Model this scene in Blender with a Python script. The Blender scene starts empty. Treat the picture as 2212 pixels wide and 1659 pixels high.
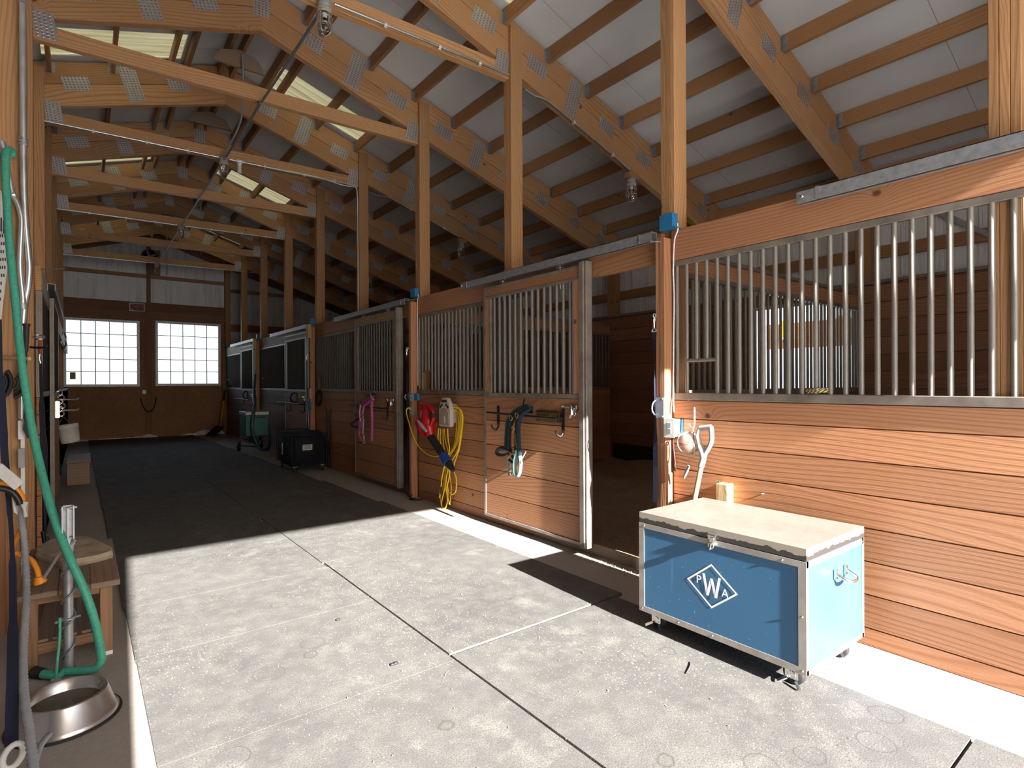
import bpy, bmesh, math, random
from mathutils import Vector, Matrix
random.seed(7)
RND = random.Random(11)
SC = bpy.context.scene
COL = SC.collection
PI = math.pi

# ------------------------------------------------------------------ camera
F_PX, CX, CY = 1198.0, 1106.0, 829.5
YAW, ROLL, EYE = math.radians(37.8), math.radians(-0.25), 1.365
_f = Vector((math.sin(YAW), math.cos(YAW), 0)); _r = Vector((math.cos(YAW), -math.sin(YAW), 0)); _u = _r.cross(_f)
CR = math.cos(ROLL)*_r + math.sin(ROLL)*_u
CU = -math.sin(ROLL)*_r + math.cos(ROLL)*_u
CF = _f
def ray(x, y): return CR*((x-CX)/F_PX) - CU*((y-CY)/F_PX) + CF
def onX(x, y, X): d = ray(x, y); return Vector((0, 0, EYE)) + d*(X/d.x)
def onY(x, y, Y): d = ray(x, y); return Vector((0, 0, EYE)) + d*(Y/d.y)
def onZ(x, y, Z=0.0): d = ray(x, y); return Vector((0, 0, EYE)) + d*((Z-EYE)/d.z)
cam_d = bpy.data.cameras.new('camera'); cam = bpy.data.objects.new('camera', cam_d); COL.objects.link(cam)
M = Matrix.Identity(4)
for i in range(3):
    M[i][0], M[i][1], M[i][2] = CR[i], CU[i], -CF[i]
M[2][3] = EYE
cam.matrix_world = M
cam_d.sensor_fit = 'HORIZONTAL'; cam_d.sensor_width = 36; cam_d.lens = F_PX*36/2212
cam_d.clip_start = 0.05; cam_d.clip_end = 500
SC.camera = cam

# ------------------------------------------------------------------ node helpers
class NT:
    def __init__(s, name):
        s.m = bpy.data.materials.new(name); s.m.use_nodes = True
        s.t = s.m.node_tree; s.t.nodes.clear()
        s.out = s.n('ShaderNodeOutputMaterial')
    def n(s, typ, **kw):
        nd = s.t.nodes.new(typ)
        for k, v in kw.items():
            if k.startswith('i_'): nd.inputs[k[2:].replace('_', ' ')].default_value = v
            else: setattr(nd, k, v)
        return nd
    def l(s, a, b): s.t.links.new(a, b)
    def put(s, sock, v):
        if isinstance(v, bpy.types.NodeSocket): s.l(v, sock)
        else: sock.default_value = v
    def math(s, op, a, b=0.0, c=0.0, clamp=False):
        nd = s.n('ShaderNodeMath', operation=op, use_clamp=clamp)
        s.put(nd.inputs[0], a); s.put(nd.inputs[1], b); s.put(nd.inputs[2], c)
        return nd.outputs[0]
    def mix(s, f, a, b, mode='MIX'):
        nd = s.n('ShaderNodeMix', data_type='RGBA', blend_type=mode)
        s.put(nd.inputs['Factor'], f)
        A = [i for i in nd.inputs if i.name == 'A' and i.type == 'RGBA'][0]; B = [i for i in nd.inputs if i.name == 'B' and i.type == 'RGBA'][0]
        for k, v in ((A, a), (B, b)):
            if isinstance(v, (tuple, list)): k.default_value = (*v[:3], 1)
            else: s.l(v, k)
        return [o for o in nd.outputs if o.type == 'RGBA'][0]
    def ramp(s, f, stops):
        nd = s.n('ShaderNodeValToRGB'); e = nd.color_ramp.elements
        while len(e) > 1: e.remove(e[-1])
        for i, (p, c) in enumerate(stops):
            el = e[0] if i == 0 else e.new(p)
            el.position = p; el.color = (c, c, c, 1) if isinstance(c, (int, float)) else (*c, 1)
        s.l(f, nd.inputs[0]); return nd.outputs[0]
    def noise(s, vec, scale, detail=2.0, rough=0.5, dist=0.0):
        nd = s.n('ShaderNodeTexNoise'); nd.inputs['Scale'].default_value = scale; nd.inputs['Detail'].default_value = detail
        nd.inputs['Roughness'].default_value = rough; nd.inputs['Distortion'].default_value = dist
        if vec is not None: s.l(vec, nd.inputs['Vector'])
        return nd.outputs[0]
    def xyz(s, x, y, z=0.0):
        nd = s.n('ShaderNodeCombineXYZ')
        s.put(nd.inputs[0], x); s.put(nd.inputs[1], y); s.put(nd.inputs[2], z); return nd.outputs[0]
    def bump(s, h, strength=0.3, dist=0.01):
        nd = s.n('ShaderNodeBump'); nd.inputs['Strength'].default_value = strength; nd.inputs['Distance'].default_value = dist
        s.l(h, nd.inputs['Height']); return nd.outputs[0]
    def bsdf(s, col, rough=0.6, metal=0.0, normal=None, spec=0.5, **kw):
        b = s.n('ShaderNodeBsdfPrincipled')
        s.put(b.inputs['Base Color'], (*col[:3], 1) if isinstance(col, (tuple, list)) else col)
        s.put(b.inputs['Roughness'], rough); s.put(b.inputs['Metallic'], metal)
        b.inputs['Specular IOR Level'].default_value = spec
        for k, v in kw.items(): s.put(b.inputs[k.replace('_', ' ')], v)
        if normal is not None: s.l(normal, b.inputs['Normal'])
        return b.outputs[0]
    def done(s, sh): s.l(sh, s.out.inputs['Surface']); return s.m
    def obj(s): return s.n('ShaderNodeTexCoord').outputs['Object']
    def world(s): return s.n('ShaderNodeNewGeometry').outputs['Position']

def srgb(r, g, b):
    f = lambda c: (c/255/12.92) if c/255 <= .04045 else ((c/255+.055)/1.055)**2.4
    return (f(r), f(g), f(b))

def uvs(t):
    uv = t.n('ShaderNodeUVMap'); sep = t.n('ShaderNodeSeparateXYZ'); t.l(uv.outputs[0], sep.inputs[0])
    oi = t.n('ShaderNodeObjectInfo').outputs['Random']
    u = t.math('ADD', sep.outputs[0], t.math('MULTIPLY', oi, 37.0)); v = t.math('ADD', sep.outputs[1], t.math('MULTIPLY', oi, 11.0))
    return u, v, oi

def wood(name, light, dark, knot=(0.12, 0.05, 0.02), rings=26, var=0.22, rough=0.62, grey=None, knots=True):
    """softwood grain running along U (metres), cathedral rings across V, sparse knots"""
    t = NT(name); u, v, oi = uvs(t)
    kv = t.xyz(t.math('MULTIPLY', u, 1.15), t.math('MULTIPLY', v, 1.5))
    vo = t.n('ShaderNodeTexVoronoi', voronoi_dimensions='2D'); vo.inputs['Scale'].default_value = 1.0; t.l(kv, vo.inputs['Vector'])
    kd = vo.outputs['Distance']
    ks = t.n('ShaderNodeSeparateXYZ'); t.l(vo.outputs['Color'], ks.inputs[0])
    on = t.math('GREATER_THAN', ks.outputs[0], 0.55 if knots else 2.0)
    near = t.math('MULTIPLY', t.math('SUBTRACT', 1.0, t.math('MULTIPLY', kd, 7.0), clamp=True), on)
    warp = t.noise(t.xyz(t.math('MULTIPLY', u, 0.45), t.math('MULTIPLY', v, 2.2)), 1.0, 1.0, 0.4)
    w2 = t.noise(t.xyz(t.math('MULTIPLY', u, 2.2), t.math('MULTIPLY', v, 8.0)), 1.0, 2.0)
    vv = t.math('ADD', v, t.math('MULTIPLY', warp, 0.42))
    vv = t.math('ADD', vv, t.math('MULTIPLY', w2, 0.016))
    vv = t.math('ADD', vv, t.math('MULTIPLY', t.math('POWER', near, 2.0), 0.09))
    s1 = t.math('SINE', t.math('MULTIPLY', vv, rings*2*PI))
    s1 = t.math('MULTIPLY_ADD', s1, 0.5, 0.5); s1 = t.math('POWER', s1, 3.0)
    s2 = t.math('MULTIPLY_ADD', t.math('SINE', t.math('MULTIPLY', vv, rings*2.7*2*PI)), 0.5, 0.5)
    fib = t.noise(t.xyz(t.math('MULTIPLY', u, 4.0), t.math('MULTIPLY', v, 240.0)), 1.0, 2.0)
    g = t.math('ADD', t.math('MULTIPLY_ADD', s2, 0.14, t.math('MULTIPLY', s1, 0.50)), t.math('MULTIPLY', t.math('SUBTRACT', fib, 0.35), 0.55), clamp=True)
    big = t.noise(t.xyz(t.math('MULTIPLY', u, 0.6), t.math('MULTIPLY', v, 3.0), 3.0), 1.0, 2.0)
    c = t.mix(g, light, dark)
    c = t.mix(t.math('MULTIPLY', t.math('SUBTRACT', big, 0.45), 0.8, clamp=True), c, dark)
    ke = t.ramp(near, [(0.78, 0.0), (0.90, 1.0)])
    c = t.mix(ke, c, knot)
    if grey is not None:
        gn = t.ramp(t.noise(t.xyz(t.math('MULTIPLY', u, 1.5), t.math('MULTIPLY', v, 5.0), 7.0), 1.0, 4.0, 0.6), [(0.42, 0.0), (0.66, 0.85)])
        c = t.mix(gn, c, grey)
    at = t.n('ShaderNodeAttribute', attribute_name='tint').outputs['Fac']
    k = t.math('ADD', t.math('MULTIPLY', t.math('SUBTRACT', at, 0.5), var*1.6), 1.0)
    k = t.math('MULTIPLY', k, t.math('MULTIPLY_ADD', oi, var*0.6, 1.0-var*0.3))
    c = t.mix(1.0, c, t.xyz(k, k, k), 'MULTIPLY')
    h = t.math('ADD', g, t.math('MULTIPLY', fib, 0.5))
    return t.done(t.bsdf(c, rough, 0.0, t.bump(h, 0.18, 0.004), 0.35))

def metal(name, col, rough=0.4, met=0.9, mott=0.25, scale=14.0, bump=0.05):
    t = NT(name); p = t.obj()
    n1 = t.noise(p, scale, 4.0, 0.6)
    c = t.mix(t.ramp(n1, [(0.3, 0.0), (0.7, 1.0)]), tuple(x*(1-mott) for x in col), tuple(min(1, x*(1+mott)) for x in col))
    r = t.math('MULTIPLY_ADD', n1, 0.25, rough-0.12)
    return t.done(t.bsdf(c, r, met, t.bump(n1, bump, 0.003)))

def plain(name, col, rough=0.6, met=0.0, mott=0.12, scale=20.0, spec=0.4, bump=0.04, **kw):
    t = NT(name); p = t.obj()
    n1 = t.noise(p, scale, 4.0, 0.6)
    c = t.mix(t.ramp(n1, [(0.3, 0.0), (0.7, 1.0)]), tuple(x*(1-mott) for x in col), tuple(min(1, x*(1+mott)) for x in col))
    return t.done(t.bsdf(c, rough, met, t.bump(n1, bump, 0.002), spec, **kw))

MAT = {}
MAT['truss'] = wood('truss_fir', (0.60, 0.345, 0.17), (0.34, 0.15, 0.055), var=0.24, rings=40)
MAT['post'] = wood('post_fir', (0.53, 0.295, 0.14), (0.31, 0.145, 0.055), var=0.18, rings=44)
MAT['purlin'] = wood('purlin_fir', (0.42, 0.225, 0.105), (0.28, 0.13, 0.052), var=0.25, rings=44)
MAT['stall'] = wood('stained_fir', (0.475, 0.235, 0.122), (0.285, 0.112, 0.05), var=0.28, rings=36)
MAT['stall_dim'] = wood('dim_lit_fir', (0.33, 0.215, 0.17), (0.20, 0.12, 0.09), var=0.2, rings=36)  # stained fir, dim bluish light of the far stalls put into its colour
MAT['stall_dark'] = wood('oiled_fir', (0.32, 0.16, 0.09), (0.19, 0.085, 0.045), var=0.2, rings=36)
MAT['weathered'] = wood('weathered_wood', (0.34, 0.22, 0.14), (0.19, 0.12, 0.08), grey=(0.25, 0.21, 0.18), var=0.2)
MAT['bench'] = wood('bench_wood', (0.30, 0.19, 0.12), (0.17, 0.10, 0.07), grey=(0.20, 0.165, 0.14), var=0.25)
MAT['bench_leg'] = wood('bench_leg_wood', (0.32, 0.185, 0.10), (0.20, 0.10, 0.05), var=0.2)
MAT['pale_wood'] = wood('pale_pine', (0.52, 0.38, 0.20), (0.40, 0.26, 0.12), var=0.1)
MAT['galv'] = metal('galvanized_steel', (0.38, 0.40, 0.43), 0.48, 0.7, 0.22, 30)
MAT['rail_galv'] = metal('dull_galvanized_rail', (0.27, 0.29, 0.32), 0.5, 0.6, 0.2, 20)
MAT['conduit'] = metal('conduit_steel', (0.62, 0.64, 0.66), 0.35, 0.9, 0.1, 12)
MAT['dark_conduit'] = metal('dull_conduit', (0.23, 0.24, 0.27), 0.5, 0.6, 0.15, 12)
MAT['chrome'] = metal('bright_plated_steel', (0.75, 0.74, 0.72), 0.25, 1.0, 0.1, 40)
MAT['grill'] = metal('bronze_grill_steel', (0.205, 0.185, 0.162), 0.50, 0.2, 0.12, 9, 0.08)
MAT['grill_shade'] = metal('shaded_grill_steel', (0.11, 0.098, 0.086), 0.5, 0.2, 0.12, 9, 0.08)  # same bar steel, colour darkened for the weaker light at the third stall
MAT['grill_deep_shade'] = metal('deep_shade_grill_steel', (0.055, 0.052, 0.052), 0.55, 0.2, 0.12, 9, 0.08)  # same bar steel, deep shade of far and left bars painted in
MAT['grill_rail'] = metal('dusty_channel_steel', (0.24, 0.205, 0.175), 0.55, 0.35, 0.3, 7, 0.1)
MAT['black_iron'] = metal('black_iron', (0.025, 0.025, 0.028), 0.4, 0.5, 0.2, 20)
MAT['blue_box'] = plain('blue_plastic', (0.02, 0.17, 0.38), 0.5)
MAT['white_plastic'] = plain('white_plastic', (0.75, 0.75, 0.73), 0.45, mott=0.06)
MAT['ivory'] = plain('ivory_plastic', (0.40, 0.40, 0.385), 0.5, mott=0.06)
MAT['grey_plastic'] = plain('grey_plastic', (0.33, 0.34, 0.37), 0.5)
MAT['ceiling'] = None
MAT['black_rubber'] = plain('black_rubber', (0.02, 0.02, 0.022), 0.6)
MAT['navy_web'] = plain('navy_webbing', (0.014, 0.018, 0.042), 0.85, scale=150)
MAT['black_web'] = plain('black_webbing', (0.012, 0.014, 0.024), 0.85, scale=150)
MAT['brass'] = metal('brass', (0.55, 0.38, 0.12), 0.35, 0.9, 0.2, 40)
MAT['leather'] = plain('brown_leather', (0.05, 0.018, 0.012), 0.45)
MAT['teal_rope'] = plain('teal_padding', (0.006, 0.030, 0.045), 0.9, scale=200)
MAT['teal_sunlit'] = plain('sunlit_teal_padding', (0.16, 0.36, 0.40), 0.9, scale=200)  # same teal padding, colour lightened where sun falls on the lower halter
MAT['pink'] = plain('pink_rope', (0.45, 0.10, 0.30), 0.85, scale=200)
MAT['yellow_cord'] = plain('yellow_cord', (0.85, 0.58, 0.02), 0.45, mott=0.05)
MAT['orange'] = plain('orange_cord', (0.9, 0.30, 0.02), 0.45, mott=0.05)
MAT['red'] = plain('red_plastic', (0.42, 0.008, 0.012), 0.32, mott=0.05)
MAT['black_plastic'] = plain('black_plastic', (0.02, 0.02, 0.021), 0.4)
MAT['blue_plastic'] = plain('royal_blue_plastic', (0.015, 0.06, 0.28), 0.4)
MAT['beige'] = plain('beige_plastic', (0.50, 0.45, 0.38), 0.5, mott=0.05)
MAT['beige_dark'] = plain('taupe_plastic', (0.34, 0.30, 0.26), 0.5, mott=0.05)
MAT['hose'] = plain('green_hose', (0.06, 0.35, 0.25), 0.5, mott=0.18, scale=60)
MAT['vac_teal'] = plain('teal_enamel', (0.03, 0.16, 0.17), 0.45)
MAT['vac_hose'] = plain('grey_green_hose', (0.06, 0.10, 0.11), 0.5)
MAT['cover'] = plain('navy_canvas', (0.007, 0.008, 0.017), 0.85, scale=90, mott=0.3)
MAT['snow'] = plain('snow', (0.85, 0.87, 0.90), 0.7, scale=9, bump=0.4)
MAT['stone'] = plain('sandstone', (0.36, 0.29, 0.21), 0.85, scale=9, mott=0.35, bump=0.5)
MAT['paper'] = plain('paper', (0.72, 0.72, 0.70), 0.8, mott=0.04)
MAT['ink'] = plain('ink', (0.06, 0.06, 0.07), 0.7)
MAT['white_paint'] = plain('white_paint', (0.8, 0.82, 0.82), 0.5, mott=0.05)
MAT['porcelain'] = plain('porcelain', (0.82, 0.82, 0.78), 0.25, mott=0.03)
MAT['emblem'] = plain('white_vinyl', (0.85, 0.87, 0.88), 0.5, mott=0.03)
MAT['yellow_tag'] = plain('yellow_tag', (0.75, 0.50, 0.01), 0.6, mott=0.05)
MAT['green_tag'] = plain('green_tag', (0.35, 0.42, 0.22), 0.6)
MAT['sign_red'] = plain('sign_red', (0.75, 0.03, 0.04), 0.5)
MAT['twine'] = plain('orange_twine', (0.42, 0.09, 0.03), 0.9)
MAT['tan'] = plain('tan_paint', (0.40, 0.35, 0.28), 0.6)
MAT['bark'] = plain('bark', (0.12, 0.09, 0.07), 0.9)

def mk_misc():
    # roof underside: white facing with sheet seams every 1.25 m along the barn
    t = NT('white_roof_facing'); p = t.obj(); s = t.n('ShaderNodeSeparateXYZ'); t.l(p, s.inputs[0])
    fr = t.math('FRACT', t.math('MULTIPLY', t.math('ADD', s.outputs[1], 60.35), 1/1.22))
    ln = t.math('LESS_THAN', fr, 0.004)
    n = t.noise(p, 2.0, 3.0)
    c = t.mix(n, (0.64, 0.665, 0.70), (0.77, 0.795, 0.825))
    c = t.mix(ln, c, (0.30, 0.28, 0.27))
    MAT['ceiling'] = t.done(t.bsdf(c, 0.55, 0.0, t.bump(t.noise(p, 3.0, 2.0), 0.12, 0.02), 0.3))
    # nail plate: galvanised with rows of stamped teeth holes showing the wood
    t = NT('nail_plate'); u, v, oi = uvs(t)
    un = t.n('ShaderNodeUVMap'); se = t.n('ShaderNodeSeparateXYZ'); t.l(un.outputs[0], se.inputs[0])
    cu = t.math('SUBTRACT', t.math('FRACT', t.math('MULTIPLY', se.outputs[0], 1/0.034)), 0.5)
    cv = t.math('SUBTRACT', t.math('FRACT', t.math('MULTIPLY', se.outputs[1], 1/0.027)), 0.5)
    d = t.math('SQRT', t.math('ADD', t.math('MULTIPLY', t.math('MULTIPLY', cu, cu), 1.0), t.math('MULTIPLY', t.math('MULTIPLY', cv, cv), 0.8)))
    hole = t.math('LESS_THAN', d, 0.25); rim = t.ramp(d, [(0.24, 1.0), (0.36, 0.0)])
    n = t.noise(t.obj(), 26.0, 4.0, 0.6)
    c = t.mix(n, (0.40, 0.43, 0.46), (0.62, 0.65, 0.68))
    c = t.mix(hole, c, (0.36, 0.17, 0.08))
    mt = t.math('MULTIPLY', t.math('SUBTRACT', 1.0, hole), 0.7)
    MAT['plate'] = t.done(t.bsdf(c, 0.45, mt, t.bump(rim, 0.5, 0.004)))
    # rubber mats, dusty with chips of bedding
    t = NT('rubber_mat'); p = t.world()
    n1 = t.noise(p, 1.3, 5.0, 0.6); n2 = t.noise(p, 9.0, 5.0, 0.65); n3 = t.noise(p, 160.0, 2.0)
    c = t.mix(t.ramp(n1, [(0.3, 0.0), (0.75, 1.0)]), (0.075, 0.073, 0.071), (0.125, 0.120, 0.114))
    c = t.mix(t.ramp(n2, [(0.42, 0.0), (0.75, 0.8)]), c, (0.165, 0.155, 0.142))
    n5 = t.noise(p, 2.6, 6.0, 0.72); c = t.mix(t.ramp(n5, [(0.58, 0.0), (0.72, 0.7)]), c, (0.24, 0.228, 0.205))
    c = t.mix(t.ramp(n3, [(0.35, 0.75), (0.6, 0.0)]), c, (0.065, 0.062, 0.06))
    # ring stains left by hooves and drips
    vo = t.n('ShaderNodeTexVoronoi'); vo.inputs['Scale'].default_value = 4.2; t.l(p, vo.inputs['Vector'])
    vd = t.math('ADD', vo.outputs['Distance'], t.math('MULTIPLY', n2, 0.14))
    ring = t.math('SUBTRACT', 1.0, t.math('MULTIPLY', t.math('ABSOLUTE', t.math('SUBTRACT', vd, 0.36)), 60.0), clamp=True)
    vs = t.n('ShaderNodeSeparateXYZ'); t.l(vo.outputs['Color'], vs.inputs[0])
    ring = t.math('MULTIPLY', ring, t.math('GREATER_THAN', vs.outputs[0], 0.72))
    c = t.mix(t.math('MULTIPLY', ring, 0.75), c, (0.06, 0.052, 0.045))
    # bedding chips: two scales of pale flakes, denser in drifts
    den = t.ramp(t.noise(p, 0.9, 3.0), [(0.35, 0.25), (0.65, 1.0)])
    for sc, th, colr in ((85.0, 0.84, (0.26, 0.23, 0.18)), (150.0, 0.74, (0.23, 0.21, 0.175))):
        v2 = t.n('ShaderNodeTexVoronoi'); v2.inputs['Scale'].default_value = sc
        mp = t.n('ShaderNodeMapping'); mp.inputs['Scale'].default_value = (1.0, 0.6, 1.0); mp.inputs['Rotation'].default_value = (0, 0, 0.6)
        t.l(p, mp.inputs[0]); t.l(mp.outputs[0], v2.inputs['Vector'])
        q = t.n('ShaderNodeSeparateXYZ'); t.l(v2.outputs['Color'], q.inputs[0])
        fl = t.math('MULTIPLY', t.math('LESS_THAN', v2.outputs['Distance'], 0.30), t.math('GREATER_THAN', t.math('MULTIPLY', q.outputs[0], t.math('MULTIPLY_ADD', den, 0.4, 0.6)), th))
        c = t.mix(fl, c, colr)
    MAT['mat'] = t.done(t.bsdf(c, 0.85, 0.0, t.bump(n3, 0.35, 0.003), 0.25))
    # concrete slab
    t = NT('concrete'); p = t.world()
    n1 = t.noise(p, 1.1, 5.0, 0.6); n2 = t.noise(p, 35.0, 4.0, 0.7)
    c = t.mix(n1, (0.30, 0.27, 0.245), (0.38, 0.345, 0.315))
    c = t.mix(t.ramp(n2, [(0.4, 0.0), (0.75, 0.35)]), c, (0.50, 0.44, 0.38))
    MAT['concrete'] = t.done(t.bsdf(c, 0.85, 0.0, t.bump(n2, 0.2, 0.003), 0.3))
    # bedding: wood shavings
    t = NT('wood_shavings'); p = t.world()
    n1 = t.noise(p, 5.0, 4.0); n2 = t.noise(p, 70.0, 3.0, 0.7)
    c = t.mix(n1, (0.44, 0.30, 0.19), (0.60, 0.44, 0.29)); c = t.mix(t.ramp(n2, [(0.35, 0.0), (0.7, 0.6)]), c, (0.17, 0.095, 0.055))
    MAT['shavings'] = t.done(t.bsdf(c, 0.9, 0.0, t.bump(n2, 0.9, 0.02), 0.2))
    # ribbed steel siding, white liner with dust streaks
    t = NT('white_steel_siding'); p = t.world(); n1 = t.noise(p, 1.5, 3.0)
    mp = t.n('ShaderNodeMapping'); mp.inputs['Scale'].default_value = (9.0, 9.0, 0.7); t.l(p, mp.inputs[0])
    st = t.noise(mp.outputs[0], 1.0, 4.0, 0.6)
    c = t.mix(n1, (0.74, 0.75, 0.77), (0.82, 0.83, 0.84)); c = t.mix(t.ramp(st, [(0.5, 0.0), (0.85, 0.75)]), c, (0.26, 0.21, 0.17))
    MAT['siding'] = t.done(t.bsdf(c, 0.45, 0.1))
    # translucent ribbed fibreglass skylight
    t = NT('fibreglass_skylight'); p = t.world()
    mp = t.n('ShaderNodeMapping'); mp.inputs['Scale'].default_value = (1.2, 16.0, 1.0); t.l(p, mp.inputs[0])
    n = t.noise(mp.outputs[0], 1.0, 3.0)
    c = t.mix(t.ramp(n, [(0.4, 0.0), (0.72, 1.0)]), (0.095, 0.088, 0.052), (0.065, 0.055, 0.028))
    tr = t.n('ShaderNodeBsdfTranslucent'); t.l(c, tr.inputs[0])
    df = t.n('ShaderNodeBsdfDiffuse'); t.l(c, df.inputs[0])
    mx = t.n('ShaderNodeMixShader'); mx.inputs[0].default_value = 0.30; t.l(tr.outputs[0], mx.inputs[1]); t.l(df.outputs[0], mx.inputs[2])
    MAT['skylight'] = t.done(mx.outputs[0])
    # oriented strand board of the far doors
    t = NT('strand_board'); p = t.world()
    mp = t.n('ShaderNodeMapping'); mp.inputs['Scale'].default_value = (1, 1, 1.6); t.l(p, mp.inputs[0])
    vo = t.n('ShaderNodeTexVoronoi'); vo.inputs['Scale'].default_value = 26; t.l(mp.outputs[0], vo.inputs['Vector'])
    q = t.n('ShaderNodeSeparateXYZ'); t.l(vo.outputs['Color'], q.inputs[0])
    n = t.noise(p, 1.2, 3.0)
    c = t.mix(q.outputs[0], (0.29, 0.15, 0.08), (0.40, 0.22, 0.125)); c = t.mix(t.ramp(n, [(0.4, 0.0), (0.7, 0.6)]), c, (0.22, 0.115, 0.06))
    MAT['osb'] = t.done(t.bsdf(c, 0.7))
    # glass
    t = NT('clear_glass'); g = t.n('ShaderNodeBsdfGlossy'); g.inputs['Roughness'].default_value = 0.03
    tp = t.n('ShaderNodeBsdfTransparent'); tp.inputs[0].default_value = (0.93, 0.94, 0.94, 1)
    fr = t.n('ShaderNodeFresnel'); fr.inputs[0].default_value = 1.45
    mx = t.n('ShaderNodeMixShader'); t.l(fr.outputs[0], mx.inputs[0]); t.l(tp.outputs[0], mx.inputs[1]); t.l(g.outputs[0], mx.inputs[2])
    MAT['glass'] = t.done(mx.outputs[0])
    t = NT('cloudy_plastic'); g = t.n('ShaderNodeBsdfPrincipled'); g.inputs['Base Color'].default_value = (0.42, 0.40, 0.37, 1); g.inputs['Roughness'].default_value = 0.25
    tp = t.n('ShaderNodeBsdfTransparent'); nn = t.ramp(t.noise(t.obj(), 25.0, 3.0), [(0.3, 0.12), (0.75, 0.55)])
    mx = t.n('ShaderNodeMixShader'); t.l(nn, mx.inputs[0]); t.l(tp.outputs[0], mx.inputs[1]); t.l(g.outputs[0], mx.inputs[2])
    MAT['cloudy'] = t.done(mx.outputs[0])
    # tack trunk: scuffed blue panel, dusty steel lid
    t = NT('scuffed_blue_panel'); p = t.obj()
    n1 = t.noise(p, 3.0, 4.0); n2 = t.noise(p, 75.0, 2.0); mp = t.n('ShaderNodeMapping'); mp.inputs['Rotation'].default_value = (0.4, 0.7, 0.3); mp.inputs['Scale'].default_value = (3, 60, 3); t.l(p, mp.inputs[0])
    n3 = t.noise(mp.outputs[0], 1.0, 2.0)
    c = t.mix(n1, (0.035, 0.125, 0.255), (0.05, 0.16, 0.30)); c = t.mix(t.ramp(n2, [(0.73, 0.0), (0.76, 0.8)]), c, (0.30, 0.42, 0.50)); c = t.mix(t.ramp(n3, [(0.70, 0.0), (0.8, 0.3)]), c, (0.2, 0.33, 0.45))
    MAT['trunk_blue'] = t.done(t.bsdf(c, t.math('MULTIPLY_ADD', n1, 0.3, 0.25), 0.0, None, 0.5))
    t = NT('dusty_lid_steel'); p = t.obj(); n1 = t.noise(p, 4.0, 6.0, 0.65); n2 = t.noise(p, 30.0, 4.0, 0.7)
    dust = t.ramp(n1, [(0.3, 0.55), (0.62, 1.0)])
    c = t.mix(dust, (0.34, 0.32, 0.30), (0.185, 0.163, 0.138)); c = t.mix(t.ramp(n2, [(0.5, 0.0), (0.8, 0.5)]), c, (0.13, 0.11, 0.09))
    MAT['lid'] = t.done(t.bsdf(c, t.math('MULTIPLY_ADD', n1, 0.5, 0.2), t.math('SUBTRACT', 1.0, dust), None, 0.4))
    t = NT('lid_edge_steel'); p = t.obj(); sp = t.n('ShaderNodeSeparateXYZ'); t.l(p, sp.inputs[0])
    n1 = t.noise(p, 16.0, 4.0, 0.6)
    edge = t.math('ADD', sp.outputs[2], t.math('MULTIPLY', t.math('SUBTRACT', n1, 0.5), 0.05))
    w = t.math('GREATER_THAN', edge, 0.625)
    c = t.mix(w, (0.10, 0.095, 0.09), (0.36, 0.31, 0.26))
    MAT['lid_edge'] = t.done(t.bsdf(c, 0.4, t.math('MULTIPLY_ADD', w, -0.6, 0.7)))
    # twisted black and yellow rope
    t = NT('two_tone_rope'); un = t.n('ShaderNodeUVMap'); se = t.n('ShaderNodeSeparateXYZ'); t.l(un.outputs[0], se.inputs[0])
    k = t.math('FRACT', t.math('ADD', t.math('MULTIPLY', se.outputs[0], 45.0), t.math('MULTIPLY', se.outputs[1], 2.0)))
    c = t.mix(t.math('GREATER_THAN', k, 0.6), (0.45, 0.36, 0.12), (0.03, 0.03, 0.03))
    MAT['two_tone'] = t.done(t.bsdf(c, 0.9))
    t = NT('water'); c = t.bsdf((0.10, 0.09, 0.065), 0.04, 0.0, None, 0.6); MAT['water'] = t.done(c)
    t = NT('brushed_steel'); p = t.obj(); n = t.noise(p, 5.0, 4.0, 0.6)
    c = t.mix(n, (0.42, 0.40, 0.385), (0.60, 0.58, 0.565)); MAT['bowl'] = t.done(t.bsdf(c, t.math('MULTIPLY_ADD', n, 0.2, 0.2), 0.95))
    t = NT('dry_field'); p = t.world(); n = t.noise(p, 0.8, 6.0, 0.7); n2 = t.noise(p, 6.0, 3.0, 0.7)
    c = t.mix(t.ramp(n, [(0.45, 0.0), (0.62, 1.0)]), (0.80, 0.81, 0.83), (0.62, 0.57, 0.45)); c = t.mix(t.ramp(n2, [(0.55, 0.0), (0.8, 0.5)]), c, (0.5, 0.45, 0.33))
    MAT['field'] = t.done(t.bsdf(c, 0.9))
MAT['flake'] = plain('pale_flake', (0.27, 0.235, 0.18), 0.8); MAT['soil'] = plain('packed_dirt', (0.045, 0.035, 0.027), 0.95)
MAT['grill_trim'] = metal('dusty_steel_edging', (0.42, 0.39, 0.36), 0.42, 0.6, 0.2, 8)
mk_misc()
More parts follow.
